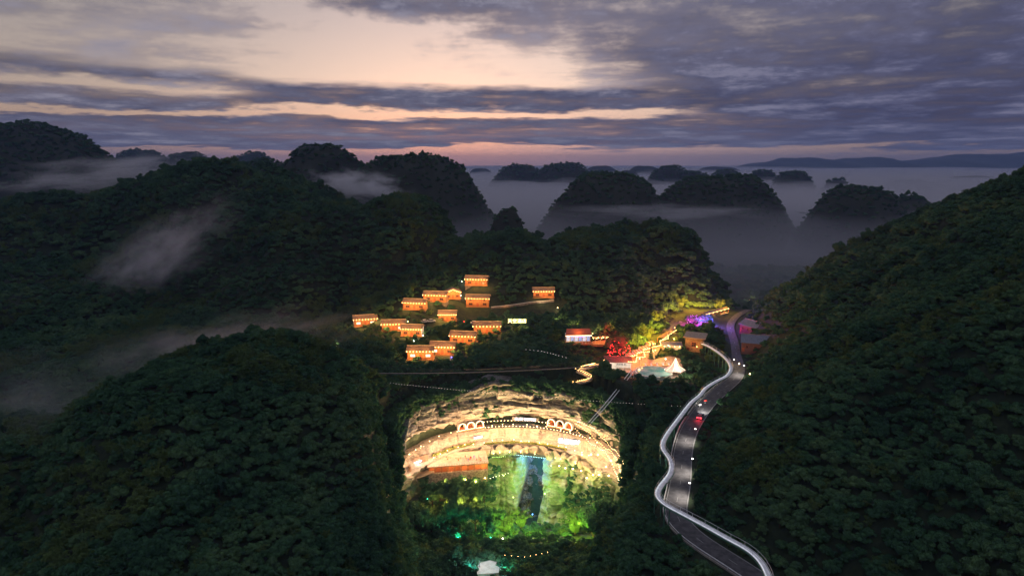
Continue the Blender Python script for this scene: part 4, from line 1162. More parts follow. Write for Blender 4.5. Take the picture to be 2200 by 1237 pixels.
# dark-roofed roadside buildings
def block(u, v, z, w, d, h, rise, label, rz, wallm, roofm, extra=None):
    p = at_z(u, v, z)
    t = thing('roadside_building', p, rz, label, 'building', 'slate-roofed buildings beside the road')
    b = MB(); b.box((0, d / 2, h / 2 - 1), (w, d, h + 2)); b.build('wall', wallm, t)
    gable_roof(t, w, d, h, rise, over=.8, tile=roofm)
    for i in range(3): window(t, (-.3 + .3 * i) * w, -.06, h * .55, 1.1, 1.2)
    b = MB(); b.box((-w * .42, -.05, 1.0), (1.0, .12, 2.0)); b.build('door', M_redwood, t)
    for i in (-.5, 0, .5): avoid(p + Vector((i * w, d * .4, 0)), d * .5 + 3.5); LOW.append((p.x + i * w, p.y - 6, 7, .4)); EXCL.append((p.x + i * w, p.y - 3.5, 3.5)); EXCL.append((p.x + i * w + 3, p.y - 8, 3.5)); LOW.append((p.x + i * w + 5, p.y - 13, 8, .5)); EXCL.append((p.x + w * .9, p.y + 2, 4))
    if extra: extra(t)
    return t
def sky_l(t):
    for i in range(2):
        b = MB(); b.box((-2 + i * 2.2, 2.0, 5.25), (1.2, 2.2, .14), rx=R(23)); b.build('roof_panel', M_white, t)
block(1606, 716, 11, 11, 9, 4, 2.2, 'farther slate-roofed roadside building with pale roof panels', R(-62), M_brick, M_grey, sky_l)
block(1622, 757, 11, 12.5, 11, 4.4, 2.8, 'nearer slate-roofed roadside building with a red brick end', R(-20), M_brick, M_grey)
# small hut at the left end of the bridge
p = at_y(756, 806, 258)
hu = thing('bridge_hut', (p.x, p.y, p.z - 1.6), R(25), 'small tiled hut roof at the left end of the suspension bridge', 'hut')
b = MB(); b.box((0, 1.6, .6), (4.2, 3.4, 2.8)); b.build('wall', M_stone, hu); gable_roof(hu, 4.4, 3.4, 2.0, 1.2, over=.6, tile=mat('pink_tile', (.34, .26, .22), .8, var=.2, scale=4))
b = MB(); b.box((0, -.1, .7), (1, .1, 1.8)); b.build('door', M_dark, hu)
avoid(p, 4.5); EXCL.append((p.x, p.y - 5, 3.5)); LOW.append((p.x, p.y - 9, 6, .5))

# ------------------------------------------------------------------ cliff venue in the sinkhole wall
def wp(th, off, z):
    x, y = wall_xy(th, off); return Vector((x, y, z))
def wall_rz(th): return -th * (PRX / PRY)       # facing the middle of the hole, roughly
# arched tents outlined with light
def arch_tent(th, z, k, side):
    p = wp(th, 1.6, z)
    t = thing('arch_tent', p, wall_rz(th), ('leftmost', 'middle', 'rightmost')[k] + ' light-outlined arch tent of the three at the ' + side + ' end of the cliff ledge', 'tent', 'arch tents on the cliff ledge')
    n = 14; W, H = 1.75, 3.0
    arc = [(W * math.cos(math.pi * i / n) * (1 if i not in (0, n) else 1), H * (math.sin(math.pi * i / n) ** .62)) for i in range(n + 1)]
    b = MB(); b.tube([(x, -.1, zz) for x, zz in arc] + [(W, -.1, 0)], .11, 5); b.build('light_frame', emitter('rope_arch', (1, .62, .36), 7.0), t)
    b = MB(); b.add([(x, 0, zz) for x, zz in arc] + [(x * .86, 2.4, zz * .86) for x, zz in arc], [(i, i + 1, i + n + 2, i + n + 1) for i in range(n)]); b.build('shell', M_canvas, t)
    b = MB(); b.add([(x * .86, 2.4, zz * .86) for x, zz in arc], [tuple(range(n + 1))]); b.build('back_panel', mat('tent_back', (.55, .22, .08), .8), t)
    b = MB(); b.box((0, 1.3, .3), (2.4, .7, .5)); b.build('bench', M_redwood, t)
    b = MB(); b.box((0, .55, .35), (.9, .6, .08)); b.box((0, .55, .15), (.1, .1, .4)); b.build('table', M_wood, t)
    glow(t, (0, .9, 2.2), 55, ORANGE, .2)
    b = MB(); b.box((0, .8, -.15), (3.4, 3.2, .3)); b.build('floor_slab', M_wood, t)
for k, th in enumerate((-.50, -.41, -.32)): arch_tent(th, -11.6, k, 'left')
for k, th in enumerate((.39, .48, .57)): arch_tent(th, -10.4, k, 'right')
# dark canopy walks between them, bulbs along the edge
def canopy_walk(th0, th1, off, z, w, label, bulbs=1.5, m=None):
    P = [wp(t_, off, z) for t_ in np.linspace(th0, th1, 26)]; o = P[0].copy()
    t = thing('canopy_walk', o, 0, label, 'canopy')
    ribbon([p - o for p in P], w, 0, .25).build('roof', m or M_dark, t)
    for p in resample(P, 4.0):
        b = MB(); b.box(p - o + Vector((0, 0, -1.1)), (.12, .12, 2.2)); b.build('post', M_dark, t)
    b = MB()
    for p in resample(offset(P, w / 2 + .08, -.2), bulbs): b.octa(p - o, .15)
    tag(b.build('bulb_chain', E_gold, t), kind='stuff')
    return t
canopy_walk(-.27, .36, 3.6, -9.6, 1.5, 'upper dark canopy with a bulb edge under the cliff overhang')
canopy_walk(-.27, .78, 1.2, -11.2, 1.3, 'lower long dark canopy with a bulb edge along the cliff ledge')
canopy_walk(-1.02, -.56, 1.5, -12.2, 1.3, 'sloping dark canopy at the left end of the cliff ledge', 1.8)
# rows of lamps washing the rock
ORD = ['first', 'second', 'third', 'fourth', 'fifth', 'sixth', 'seventh', 'eighth', 'ninth', 'tenth', 'eleventh', 'twelfth', 'thirteenth', 'fourteenth', 'fifteenth', 'sixteenth', 'seventeenth', 'eighteenth', 'nineteenth', 'twentieth']
def ledge_lamp(th, off, z, power, col, grp, label):
    t = thing('ledge_lamp', wp(th + random.uniform(-.025, .025), off + random.uniform(-.4, .3), z + random.uniform(-.25, .35)), 0, label, 'lamp', grp)
    b = MB(); b.ball((0, 0, .5), .15, 6, 4); b.build('globe', E_gold, t)
    b = MB(); b.tube([(0, 0, -.5), (0, 0, .4)], .05, 4); b.build('stem', M_dark, t)
    glow(t, (0, 0, 1.0), power * random.uniform(.55, 1.5), col, .3)
for i, th in enumerate(np.linspace(-1.25, .95, 20)):
    ledge_lamp(th, 1.0 - 1.1 * abs(th), -11.3, 135, (1.0, .54, .24), 'lamps along the upper cliff ledge', ORD[i] + ' small globe lamp from the left in the row on the upper cliff ledge')
for i, th in enumerate(np.linspace(-.95, .95, 19)):
    ledge_lamp(th, -3.9, -16.4, 2600, (1.0, .56, .27), 'lamps along the lower cliff ledge', ORD[i] + ' small globe lamp from the left in the row on the lower cliff ledge')
for i, th in enumerate(np.linspace(-.35, .85, 12)):
    ledge_lamp(th, -7.6, -20.2, 700, (1.0, .54, .24), 'lamps among the boulders', ORD[i] + ' small globe lamp from the left under the boulders of the cliff')
# planted hedge on the lower ledge
F_hedge = foliage('leaves_hedge', (.10, .12, .04), (.14, .16, .05), (.18, .19, .07))
def hedge(th0, th1, off, z, label, hgt=.7):
    r = np.random.default_rng(int(abs(th0) * 1000) + 3)
    P = [wp(t_, off, z) for t_ in np.linspace(th0, th1, int(abs(th1 - th0) * 48 / .8))]
    o = P[0].copy(); b = leaf_cloud([((p.x - o.x, p.y - o.y, r.random() * .25), hgt * (.7 + .5 * r.random())) for p in P], len(P) * 16, .26, r)
    t = thing('hedge', o, 0, label, 'hedge'); b.build('leafage', F_hedge, t)
    b = MB(); b.tube([p - o for p in P], .3, 5); b.build('planter', M_stone, t)
hedge(-.30, .62, -4.1, -16.9, 'trimmed hedge along the lower cliff ledge above the boulders')
hedge(-.92, -.42, -2.6, -16.6, 'short hedge on the left part of the lower cliff ledge')
# signs
sign('CLIFF COFFEE', wp(.13, 2.0, -8.8), 1.5, E_sign, 'white glowing CLIFF COFFEE letters on the ledge canopy', wall_rz(.13), board=(11.5, 1.7), gap=0, power=120, col=(.85, .85, 1))
sign('悬崖咖啡', wp(.63, -1.9, -14.3), 2.4, E_sign, 'four large white glowing characters on the lit rock at right', wall_rz(.56) * .5, gap=1.02, power=200, col=(.9, .88, 1))
sign('天空咖啡', wp(-.36, -1.6, -14.6), 1.0, E_sign, 'small white lettering glowing on the lit rock at left', wall_rz(-.36), gap=1.0)
# boulders below the lower ledge
def boulder(th, off, z, s, i):
    r = np.random.default_rng(500 + i); b = MB(); b.ball((0, 0, 0), 1.0, 12, 8)
    V = np.array(b.v); d = V / (np.linalg.norm(V, axis=1)[:, None] + 1e-9)
    for k in range(9):
        nn = r.normal(size=3); nn /= np.linalg.norm(nn); h = .55 + .3 * r.random()
        e = np.maximum(0, d @ nn * 1.0 - h); V -= nn * (e * .85)[:, None]
    V = V * np.array(s) * (1 + .10 * fbm(V[:, 0] * 2 + i, V[:, 1] * 2, V[:, 2] * 2, octv=3, s=i))[:, None]
    me_ = bpy.data.meshes.new('boulder'); me_.from_pydata(V.tolist(), [], b.f); me_.update(); me_.materials.append(M_rock)
    o = link('boulder', me_, loc=wp(th, off, z), rot=(0, 0, wall_rz(th) + r.normal() * .2))
    return o
spots = [(-.30, 'first'), (-.21, 'second'), (-.12, 'third'), (-.03, 'fourth'), (.06, 'fifth'), (.15, 'sixth'), (.25, 'seventh'), (.35, 'eighth'), (.45, 'ninth'), (.55, 'tenth'), (.65, 'eleventh'), (.75, 'last')]
for i, (th, nm) in enumerate(spots):
    tag(boulder(th, -5.6 + .5 * math.sin(i * 2.1), -19.7 + .3 * math.sin(i * 1.3), (2.9 + .6 * math.sin(i * 3.7), 2.4, 2.5 + .35 * math.cos(i * 2.9)), i), nm + ' lit boulder from the left in the row under the lower ledge', 'boulder', 'boulders under the lower cliff ledge')
# dark viewing platform over the fissure
p = wp(.235, -8.0, -20.6)
pf = thing('viewing_platform', p, wall_rz(.235), 'dark overhanging viewing platform above the blue-lit fissure', 'platform')
b = MB(); b.box((0, 3.2, 0), (12.5, 7.2, .5)); b.build('deck', M_dark, pf)
b = MB(); b.box((0, -.3, 1.0), (12.5, .07, .07)); b.box((0, -.3, .5), (12.5, .03, .9)); b.build('railing', M_dark, pf)
b = MB()
for i in range(18): b.octa((-6 + i * 12 / 17, -.45, -.1), .13)
tag(b.build('bulb_chain', emitter('bulb_ice', (.5, .95, 1.0), 6.0), pf), kind='stuff')
for x_, z_, pw in ((-3.0, -2.2, 3000), (2.8, -2.4, 4200)): glow(pf, (x_, 2.2, z_), pw, (.08, .42, 1.0), .4)
glow(pf, (1.5, -2.0, -6.0), 800, (.12, .40, 1.0), .4); glow(pf, (2.5, 2.0, -13.0), 260, (.8, .45, .35), .4)  # the warm one is fill added to reveal the fissure rock
# terrace building with orange bays, left
p = Vector((-21.5, 233.5, -21.0))
tb = thing('terrace_building', p, R(9), 'two-level cliff cafe with orange doors under a crowded roof terrace', 'cafe')
W = 24.0
b = MB(); b.box((0, 5, -6), (W, 9.6, 12)); b.build('podium', M_stone, tb)
b = MB(); b.box((0, 5.6, 1.6), (W - .4, 8.6, 3.2)); b.build('wall', M_wood, tb)
b = MB(); b.box((0, 4.6, 3.45), (W + .4, 11.4, .4)); b.build('roof_terrace', M_pave, tb)
for i in range(9):
    x_ = (-.44 + i * .11) * W
    b = MB(); b.box((x_, 1.22, 1.3), (1.7, .14, 2.4)); o = b.build('bay_door', mat('orange_door', (.55, .17, .06), .6), tb)
    b = MB(); b.box((x_ + .5, 1.1, 1.2), (.1, .1, .3)); b.build('handle', M_dark, o)
    b = MB(); b.box((x_ + .055 * W, .6, 1.6), (.22, .22, 3.2)); b.build('column', M_redwood, tb)
    link('bulb', BULB, parent=tb, loc=(x_, .4, 2.9))
for i in range(25):
    b = MB(); b.box(((i / 24 - .5) * W, -.9, 4.15), (.09, .09, 1.0)); b.build('railing_post', M_white, tb)
b = MB(); b.box((0, -.9, 4.65), (W, .1, .1)); b.box((0, -.9, 4.2), (W, .06, .06)); b.build('railing', M_white, tb)
for sx in (-.4, -.13, .13, .4): glow(tb, (sx * W, -.4, 2.2), 200, WARM)
for sx in (-.35, 0, .35): glow(tb, (sx * W, 1.5, 6.0), 420, (1, .72, .5))
# parasols / tables on the roof terrace
for i in range(5):
    q = Vector(p) + Vector((-8.5 + i * 4.2, 3.5 - i * .2 + .6 * (i % 2), 3.65))
    tb_ = thing('cafe_table', q, .3 * i, ['first', 'second', 'third', 'fourth', 'fifth'][i] + ' round table from the left on the crowded roof terrace', 'table', 'tables on the roof terrace')
    b = MB(); b.tube([(0, 0, 0), (0, 0, .72)], .05, 5); b.build('leg', M_dark, tb_)
    b = MB(); b.tube([(0, 0, .72), (0, 0, .78)], .55, 10); b.build('table_top', M_wood, tb_)
    for k in range(3):
        a = k * 2.1; b = MB(); b.box((.95 * math.cos(a), .95 * math.sin(a), .45), (.42, .42, .06)); b.box((1.15 * math.cos(a), 1.15 * math.sin(a), .7), (.08, .4, .5), a); b.build('seat', M_redwood, tb_)
# plastered nook with a tube lamp at the left end
p = wp(-1.16, -2.6, -17.2)
nk = thing('rock_nook_room', p, R(38), 'clay-plastered rock room with a bright tube lamp at the left end of the cliff', 'room')
b = MB(); b.box((0, 2.0, 0), (10, .5, 6.0)); b.box((-5, 0, -.5), (.5, 4.4, 5.0)); b.build('wall', mat('clay', (.36, .22, .14), .9, var=.3, scale=.8, bump=.5), nk)
b = MB(); b.box((0, 0, -3.2), (11, 5.0, .5)); b.build('floor_slab', M_pave, nk)
b = MB(); b.tube([(-1.8, 1.5, 1.2), (1.8, 1.5, 1.2)], .16, 6); b.build('tube_lamp', emitter('tube', (.95, .98, 1.0), 16), nk)
glow(nk, (0, .6, 1.0), 420, (1, .9, .78)); glow(nk, (3.6, -.6, 2.0), 420, GOLD); glow(nk, (-2.5, -1.2, -1.6), 230, (1, .6, .34)); glow(nk, (-6.5, -5, 1.0), 300, (1, .6, .36))

for x_ in (5, 9, 13, 17):
    for y_ in (206, 213, 220, 227, 234): EXCL.append((x_, y_, 3.2))
# lit stairs and strings on the right slope
for k, (dz, dof, em) in enumerate(((0, -1.4, E_gold), (-1.6, -2.2, E_warm), (-3.4, -3.0, E_gold))):
    P = [wp(t_, dof, z_ + dz) for t_, z_ in zip(np.linspace(.72, 1.62, 30), np.linspace(-4.6, -9.6 - k, 30) + .9 * np.sin(np.linspace(k, 9 + 2 * k, 30)) + .35 * np.sin(np.linspace(k, 31 + 4 * k, 30)))]
    string_lights(P, ('uppermost', 'middle', 'lowest')[k] + ' of three strings of warm lights sloping down the right cliff', em, 1.1, .11, 'strings on the right cliff', power=120, plen=7.5, col=(1, .58, .32))
def stair_run(px, label, z_off=.8, em=E_warm, power=70, plen=7, width=1.4):
    P = [hit(u, v) + Vector((0, 0, z_off)) for u, v in px]
    P = resample(spline(P, 5), 1.1); o = P[0].copy()
    t = thing('lit_stairway', o, 0, label, 'stairway')
    b = MB()
    for a, c in zip(P, P[1:]): b.box((a + c) / 2 - o - Vector((0, 0, .3)), (width, 1.2, .5), math.atan2(c.y - a.y, c.x - a.x) + R(90))
    tag(b.build('step_flight', M_concrete, t), kind='stuff')
    for s in (-1, 1):
        b = MB(); b.tube(offset([p - o for p in P], s * width / 2, .75), .06, 4); b.build('rope_light' if s < 0 else 'handrail', E_rope if s < 0 else M_dark, t)
    b = MB()
    for i, p in enumerate(offset([p - o for p in P], width / 2, .9)): b.octa(p, .13)
    tag(b.build('bulb_chain', em, t), kind='stuff')
    for p in P[::max(1, int(plen / 1.1))]: glow(t, p - o + Vector((0, -.4, 1.4)), power, ORANGE if em is E_warm else GOLD, .25)
    for p in P[::2]: EXCL.append((p.x, p.y, 2.6)); EXCL.append((p.x, p.y - 3, 2.4)); LOW.append((p.x, p.y - 6, 5, .45))
stair_run([(1303, 780), (1285, 787), (1262, 793), (1240, 800), (1254, 806), (1270, 816), (1258, 823), (1238, 827), (1214, 834), (1240, 843), (1270, 849)], 'zigzag golden stairway dropping left from the pavilion', power=80)
stair_run([(1286, 877), (1292, 888), (1298, 901), (1307, 920), (1317, 941)], 'steep bulb-lit stairway below the slide cables', em=E_gold, power=30)
stair_run([(1300, 946), (1320, 943), (1345, 954), (1370, 966)], 'thin lit path running right along the cliff rim', em=E_warm, power=26)
string_lights([hit(u, v) + Vector((0, 0, 5.5)) for u, v in ((1130, 776), (1160, 779), (1180, 784), (1200, 790), (1222, 796))], 'faint string of white lights in the trees behind the bridge', emitter('bulb_dim2', (1, .95, .85), 4), 1.8, .09)
string_lights([hit(u, v) + Vector((0, 0, 4.5)) for u, v in ((1085, 1218), (1130, 1222), (1155, 1216), (1185, 1209))], 'string of small orange lights in the dark trees at the bottom', E_warm, 2.2, .08)
string_lights([wp(t_, -11.5, z_) for t_, z_ in zip(np.linspace(-.98, -.05, 22), -27 - 2.2 * np.sin(np.linspace(0, math.pi, 22)))], 'sagging string of white lights below the cafe trees', E_white, 1.3, .10)
string_lights([wp(t_, -5.2, -22.6) for t_ in np.linspace(-.22, .10, 12)], 'string of greenish lights on the pale rock edge left of the fissure', emitter('bulb_lime', (.6, 1, .4), 8), .9, .09)

# ------------------------------------------------------------------ lamps
def near_ray(u, v, lift):
    p = hit(u, v); d = p - Vector((0, 0, CAM_Z)); return p - d.normalized() * lift
def floodlight(p, label, em, col, power, rad=.4, group=None, pole=2.0, head=.22):
    t = thing('garden_lamp', p, 0, label, 'lamp', group)
    b = MB(); b.ball((0, 0, 0), head, 7, 5); b.build('globe', em, t)
    b = MB(); b.tube([(0, 0, -pole), (0, 0, -head * .9)], .06, 4); b.build('pole', M_dark, t)
    glow(t, (0, -.25, head + .35), power, col, rad)
    return t
CY = [((911, 1045), 'brightest cyan lamp below the clay room', 260), ((919, 1070), 'cyan lamp in the trees under the brightest one', 130), ((983, 1073), 'cyan-white lamp in the dark trees left of the green rock', 300), ((968, 1085), 'small green lamp beside the cyan-white one', 110), ((941, 1098), 'small teal lamp at the left of the sinkhole trees', 130), ((1008, 1107), 'dim teal lamp below the bamboo', 110), ((984, 1154), 'teal lamp low in the trees left of the warm spot', 240), ((1054, 1154), 'faint teal lamp beside the warm spot', 110), ((1283, 1070), 'cyan lamp on the right side of the sinkhole', 300)]
for (u, v), lb, pw in CY: floodlight(near_ray(u, v, 12.0), lb, E_cyan, (.05, .95, .62), pw * 3.5, group='cyan lamps in the sinkhole trees', pole=9)
floodlight(near_ray(1080, 1156, 7.5), 'warm pinkish-white lamp among the trees at the bottom', E_white, (1, .62, .45), 220, pole=6)
FL = [(wp(.02, -17.0, -35), 'lime floodlight at the foot of the left pale rock buttress', 2400, (.62, 1.0, .22)), (wp(-.12, -13.5, -27), 'lime floodlight in the bamboo left of the fissure', 1100, (.72, 1.0, .22)), (wp(.50, -14.5, -33), 'lime floodlight at the foot of the right buttress', 1500, (.60, 1.0, .30)), (wp(.52, -10.0, -22.5), 'pale yellow floodlight high on the right mossy wall', 800, (.85, 1.0, .40)), (wp(.38, -20.0, -40), 'deep blue floodlight at the foot of the fissure', 380, (.1, .3, 1.0))]
for p, lb, pw, c in FL: floodlight(p, lb, emitter('lime' if c[1] > .5 else 'bulb_blue2', c, 10), c, pw, pole=3)
for i, (th, off, z) in enumerate(((.62, -9, -22.2), (.70, -8.5, -22.6), (.80, -8, -22.0), (.92, -7.5, -21.5), (1.02, -7.5, -23.2), (1.12, -7, -20.5), (1.22, -6.5, -19.0), (.86, -5, -16.0), (1.0, -5, -14.0), (1.12, -5, -12.4), (1.3, -5, -14.5), (1.42, -5.5, -16.0), (1.36, -4, -11.0))):
    floodlight(wp(th, off, z), 'warm globe lamp among shrubs on the right flank of the sinkhole', E_gold, (1, .62, .30), 300, group='warm lamps on the right flank', pole=1.6, head=.26)
for u, v, lb in ((1000, 1030, 'left amber lamp in the trees under the cafe'), (1022, 1034, 'middle amber lamp in the trees under the cafe'), (958, 1033, 'far left amber lamp in the trees under the cafe'), (1042, 1026, 'right amber lamp in the trees under the cafe')):
    p = at_y(u, v, 226); floodlight(p, lb, E_warm, (1, .58, .16), 330, group='amber lamps under the cafe', pole=4)
# white-lit clearing at the very bottom
p = hit(1052, 1226); q = p + Vector((0, 0, .6))
cl = thing('stone_clearing', q, 0, 'white-lit pale stone platform at the bottom edge of the picture', 'platform')
b = MB(); b.tube([(0, 0, -.8), (0, 0, .1)], 4.6, 9); b.build('slab', M_concrete, cl)
b = MB(); b.box((3.2, -1, 1.2), (.16, .16, 2.4)); b.box((-3.2, 1, 1.2), (.16, .16, 2.4)); b.build('post', M_dark, cl)
glow(cl, (-2.2, 0, 3.0), 700, (.85, .95, 1.0)); glow(cl, (-6.0, -1.5, 3.0), 420, (.1, .8, 1.0)); glow(cl, (5.2, -2, 2.6), 260, (.1, .9, .8))
avoid(q, 6.5); EXCL.append((q.x, q.y - 5, 4.5)); EXCL.append((q.x, q.y - 9, 4)); LOW.append((q.x, q.y - 12, 8, .5))
# path lamps in and around the village
VL = [(1198, 662), (1185, 681), (1182, 698), (1160, 700), (1203, 703), (1229, 712), (1246, 715), (1273, 718)]
for i, (u, v) in enumerate(VL):
    floodlight(near_ray(u, v, 3.0) + Vector((0, 0, .3)), ORD[i] + ' warm globe lamp from the top on the wooded path above the restaurant', E_gold, (1, .62, .30), 170, group='path lamps above the restaurant', pole=2.6)
VL2 = [((928, 712), 'lone globe lamp on the slope between village rows'), ((909, 722), 'globe lamp beside the white-gabled house'), ((889, 734), 'globe lamp at the foot of the stair below the white gable'), ((876, 692), 'orange lamp behind the middle-left houses'), ((990, 636), 'white lamp beside the gable-fronted house'), ((992, 606), 'white lamp left of the highest house'), ((975, 746), 'bright yellow lamp at the corner of the lower row'), ((1077, 690), 'white lamp at the left of the golden sign'), ((722, 745), 'added pale lamp in place of stair bits left of the village'), ((745, 792), 'small white lamp by the bridge hut')]  # the pale ridge lamp is added in place of stairs there
for (u, v), lb in VL2:
    floodlight(near_ray(u, v, 2.5) + Vector((0, 0, .4)), lb, E_white if 'white' in lb or 'pale' in lb else E_gold, (1, .72, .42) if 'white' not in lb else (1, .9, .7), 130, pole=2.4)
for (u, v), lb, em, c in (((1030, 693), 'blue lamp near the parked car', E_blue, (.1, .1, 1)), ((997, 691), 'red lamp beside the small cabin', E_red, (1, .05, .05)), ((970, 767), 'blue-violet lamp under the stilted houses', E_blue, (.15, .1, 1)), ((974, 620), 'violet lamp on the gable-fronted house roof', E_violet, (.5, .1, 1))):
    floodlight(near_ray(u, v, 2.0), lb, em, c, 40, pole=1.5)
for i, (u, v) in enumerate(((1474, 789), (1450, 771))): floodlight(at_z(u - 20, v, PZ + 3), ('right', 'left')[i] + ' bright white lamp behind the bell tent', E_white, (1, .8, .6), 480, pole=3)
for i, (u, v) in enumerate(((1408, 752), (1374, 770))): floodlight(at_z(u, v, PZ + 3.2), ('right', 'left')[i] + ' orange post lamp on the plaza lane', E_warm, ORANGE, 420, pole=3.2)
for i, (u, v) in enumerate(((1448, 728), (1436, 742), (1462, 708))): floodlight(at_z(u, v, PZ + 3.0), ('middle', 'nearest', 'farthest')[i] + ' orange lamp on the lane up to the car park', E_warm, ORANGE, 330, pole=3)
# festoons over the lane
string_lights([at_z(u, v, PZ + 3.8 - .9 * (q % 2)) for q, (u, v) in enumerate(((1350, 776), (1366, 777), (1368, 766), (1386, 766), (1384, 755), (1404, 755), (1400, 745), (1420, 741), (1418, 731), (1436, 726), (1434, 717), (1452, 709), (1449, 702)))], 'festoon of orange bulbs zigzagging over the market lane', E_warm, 1.0, .15, power=150, plen=13, col=ORANGE)
# road lamps on the mountain side
for i, (u, v, lb) in enumerate(((1478, 1076, 'nearest'), (1474, 1016, 'second'), (1486, 950, 'third'), (1592, 806, 'farthest'))):
    j = int(np.argmin([(q - at_z(u, v, ROAD_Z)).length for q in ROAD])); p = offset(ROAD, 3.9)[j]
    t = thing('street_lamp', p, 0, lb + ' street lamp along the right edge of the winding road', 'street lamp', 'street lamps along the road')
    d = (ROAD[j] - p).normalized()
    b = MB(); b.tube([(0, 0, 0), (0, 0, 4.4), d * .4 + Vector((0, 0, 4.8)), d * .9 + Vector((0, 0, 4.9))], .08, 5, .05); b.build('pole', M_dark, t)
    b = MB(); b.box(d * 1.0 + Vector((0, 0, 4.84)), (.5, .3, .12), math.atan2(d.y, d.x)); b.build('lamp_head', emitter('street_led', (1, .93, .82), 10), t)
    L = bpy.data.lights.new('lamp_or_fill', 'SPOT'); L.energy = 4200; L.color = (1, .9, .76); L.spot_size = R(118); L.spot_blend = 1.0; L.shadow_soft_size = .15
    o = bpy.data.objects.new('lamp_or_fill', L); COL.objects.link(o); o.parent = t; o.location = d * 1.2 + Vector((0, 0, 4.7)); o.rotation_euler = Vector((-d.x * .55, -d.y * .55, 1.0)).to_track_quat('Z', 'Y').to_euler()
for (u, v), lb in (((1588, 781), 'pale yellow lamp at the road bend near the brick building'), ((1611, 803), 'pale yellow lamp in the bushes right of the road bend'), ((1611, 645), 'lone orange lamp far up the valley road'), ((1577, 772), 'small orange lantern by the road bend')):
    floodlight(at_z(u, v, 12.2) if v > 700 else near_ray(u, v, 6), lb, E_gold if v > 700 else E_warm, (1, .75, .35), 70 if v > 700 else 260, pole=2.2)

# ------------------------------------------------------------------ lamp-lit trees
def lit_tree(name, p, size, kind, label, col, power, em=None, nb=0, lights=((-.75, -1.0, .75), (.75, -.95, 1.0), (0, -1.15, 1.35)), tall=1.0, cat='tree', clear=True):
    t = tree(name, p.x, p.y, p.z, size, kind, label, cat, tall=tall)
    for (lx, ly, lz) in lights: glow(t, (lx * 1.2, ly * 1.15, lz), power * (size / 3.6) ** 2, col, .3)
    if nb:
        r = np.random.default_rng(int(p.x * 10) & 0xffff); b = MB()
        for i in range(nb):
            d = r.normal(size=3); d[2] = abs(d[2]) * .6; d[1] = -abs(d[1]); d /= np.linalg.norm(d)
            b.octa((d[0] * .98, d[1] * .98, .35 + d[2] * .9), .022)
        tag(b.build('bulb_chain', em, t), kind='stuff')
    t.rotation_euler = (0, 0, 0)
    if not clear: return t
    avoid(p, size * .75); EXCL.append((p.x, p.y - size * 1.1, size * .8)); LOW.append((p.x, p.y - size * 2.2, size * 1.2, .45))
    return t
def gp(u, v): return hit(u, v)
lit_tree('red_lit_tree', gp(1330, 776), 5.6, 0, 'large tree floodlit deep red beside the pavilion', (1, .01, .02), 640, E_red, 60, tall=1.5)
lit_tree('red_lit_tree', gp(1303, 722), 3.2, 5, 'smaller red-lit tree behind the dining terrace', (1, .01, .02), 380, tall=1.3)
pk_ = at_z(1490, 697, PZ + .5)
lit_tree('magenta_lit_tree', pk_, 4.6, 3, 'tree lit magenta and violet at the car park edge', (1, .03, .55), 1700, E_violet, 30)
lit_tree('blue_lit_tree', at_z(1515, 695, PZ + .5), 4.2, 1, 'tree lit electric blue beside the magenta one', (.12, .12, 1), 2200, E_blue, 30)
YT = [(1358, 752, 4.2, 'nearest'), (1374, 742, 4.4, 'second'), (1390, 730, 4.4, 'third'), (1403, 716, 4.6, 'fourth'), (1412, 694, 4.6, 'fifth'), (1438, 672, 4.6, 'sixth'), (1462, 660, 4.6, 'seventh'), (1500, 662, 3.8, 'eighth'), (1545, 662, 3.6, 'farthest')]
for i, (u, v, s, nm) in enumerate(YT):
    lit_tree('amber_lit_tree', gp(u, v), s, (2, 6, 9, 4, 8, 0, 9, 3, 8)[i], nm + ' amber-lit tree in the row along the lane and car park', (1, .46, .04), 1500 if i < 5 else 900)
for u, v, s, nm in ((1288, 713, 2.6, 'beside the restaurant roof'), (1228, 704, 2.8, 'above the restaurant'), (1205, 690, 3.0, 'on the wooded lamp path'), (1125, 712, 2.4, 'under the golden sign'), (940, 660, 2.4, 'below the upper row of houses'), (968, 668, 2.4, 'above the small cabin'), (1004, 606, 2.4, 'left of the highest house'), (1070, 700, 2.6, 'between house and golden sign')):
    lit_tree('golden_lit_tree', gp(u, v), s, 4, 'small golden-lit tree ' + nm, (1, .66, .22), 120)
for p, s, k_, lb in ((Vector((-2.6, 224, -40.5)), 5.4, 8, 'tall lime-lit bamboo left of the fissure'), (Vector((3.6, 228, -41)), 4.4, 9, 'smaller lime-lit bamboo at the foot of the left buttress'), (Vector((24.5, 222, -39.5)), 5.6, 8, 'broad lime-lit bamboo right of the fissure'), (Vector((29.5, 224, -37.5)), 4.4, 9, 'smaller lime-lit bamboo on the right wall')):
    lit_tree('lime_lit_bamboo', p, s, k_, lb, (.72, 1.0, .10), 650, cat='bamboo')
for x_, s in ((-31, 3.6), (-26, 4.0), (-20.5, 4.4), (-15, 4.0), (-11, 3.4)):
    lit_tree('amber_lit_shrub', Vector((x_, 229.0 + .12 * x_, -30.5)), s * 1.35, 2, {-31: 'leftmost', -26: 'second from left', -20.5: 'middle', -15: 'fourth from left', -11: 'rightmost'}[x_] + ' amber-lit round tree in front of the cliff cafe', (1, .55, .10), 150, lights=((.2, -1.15, .9),), clear=False)
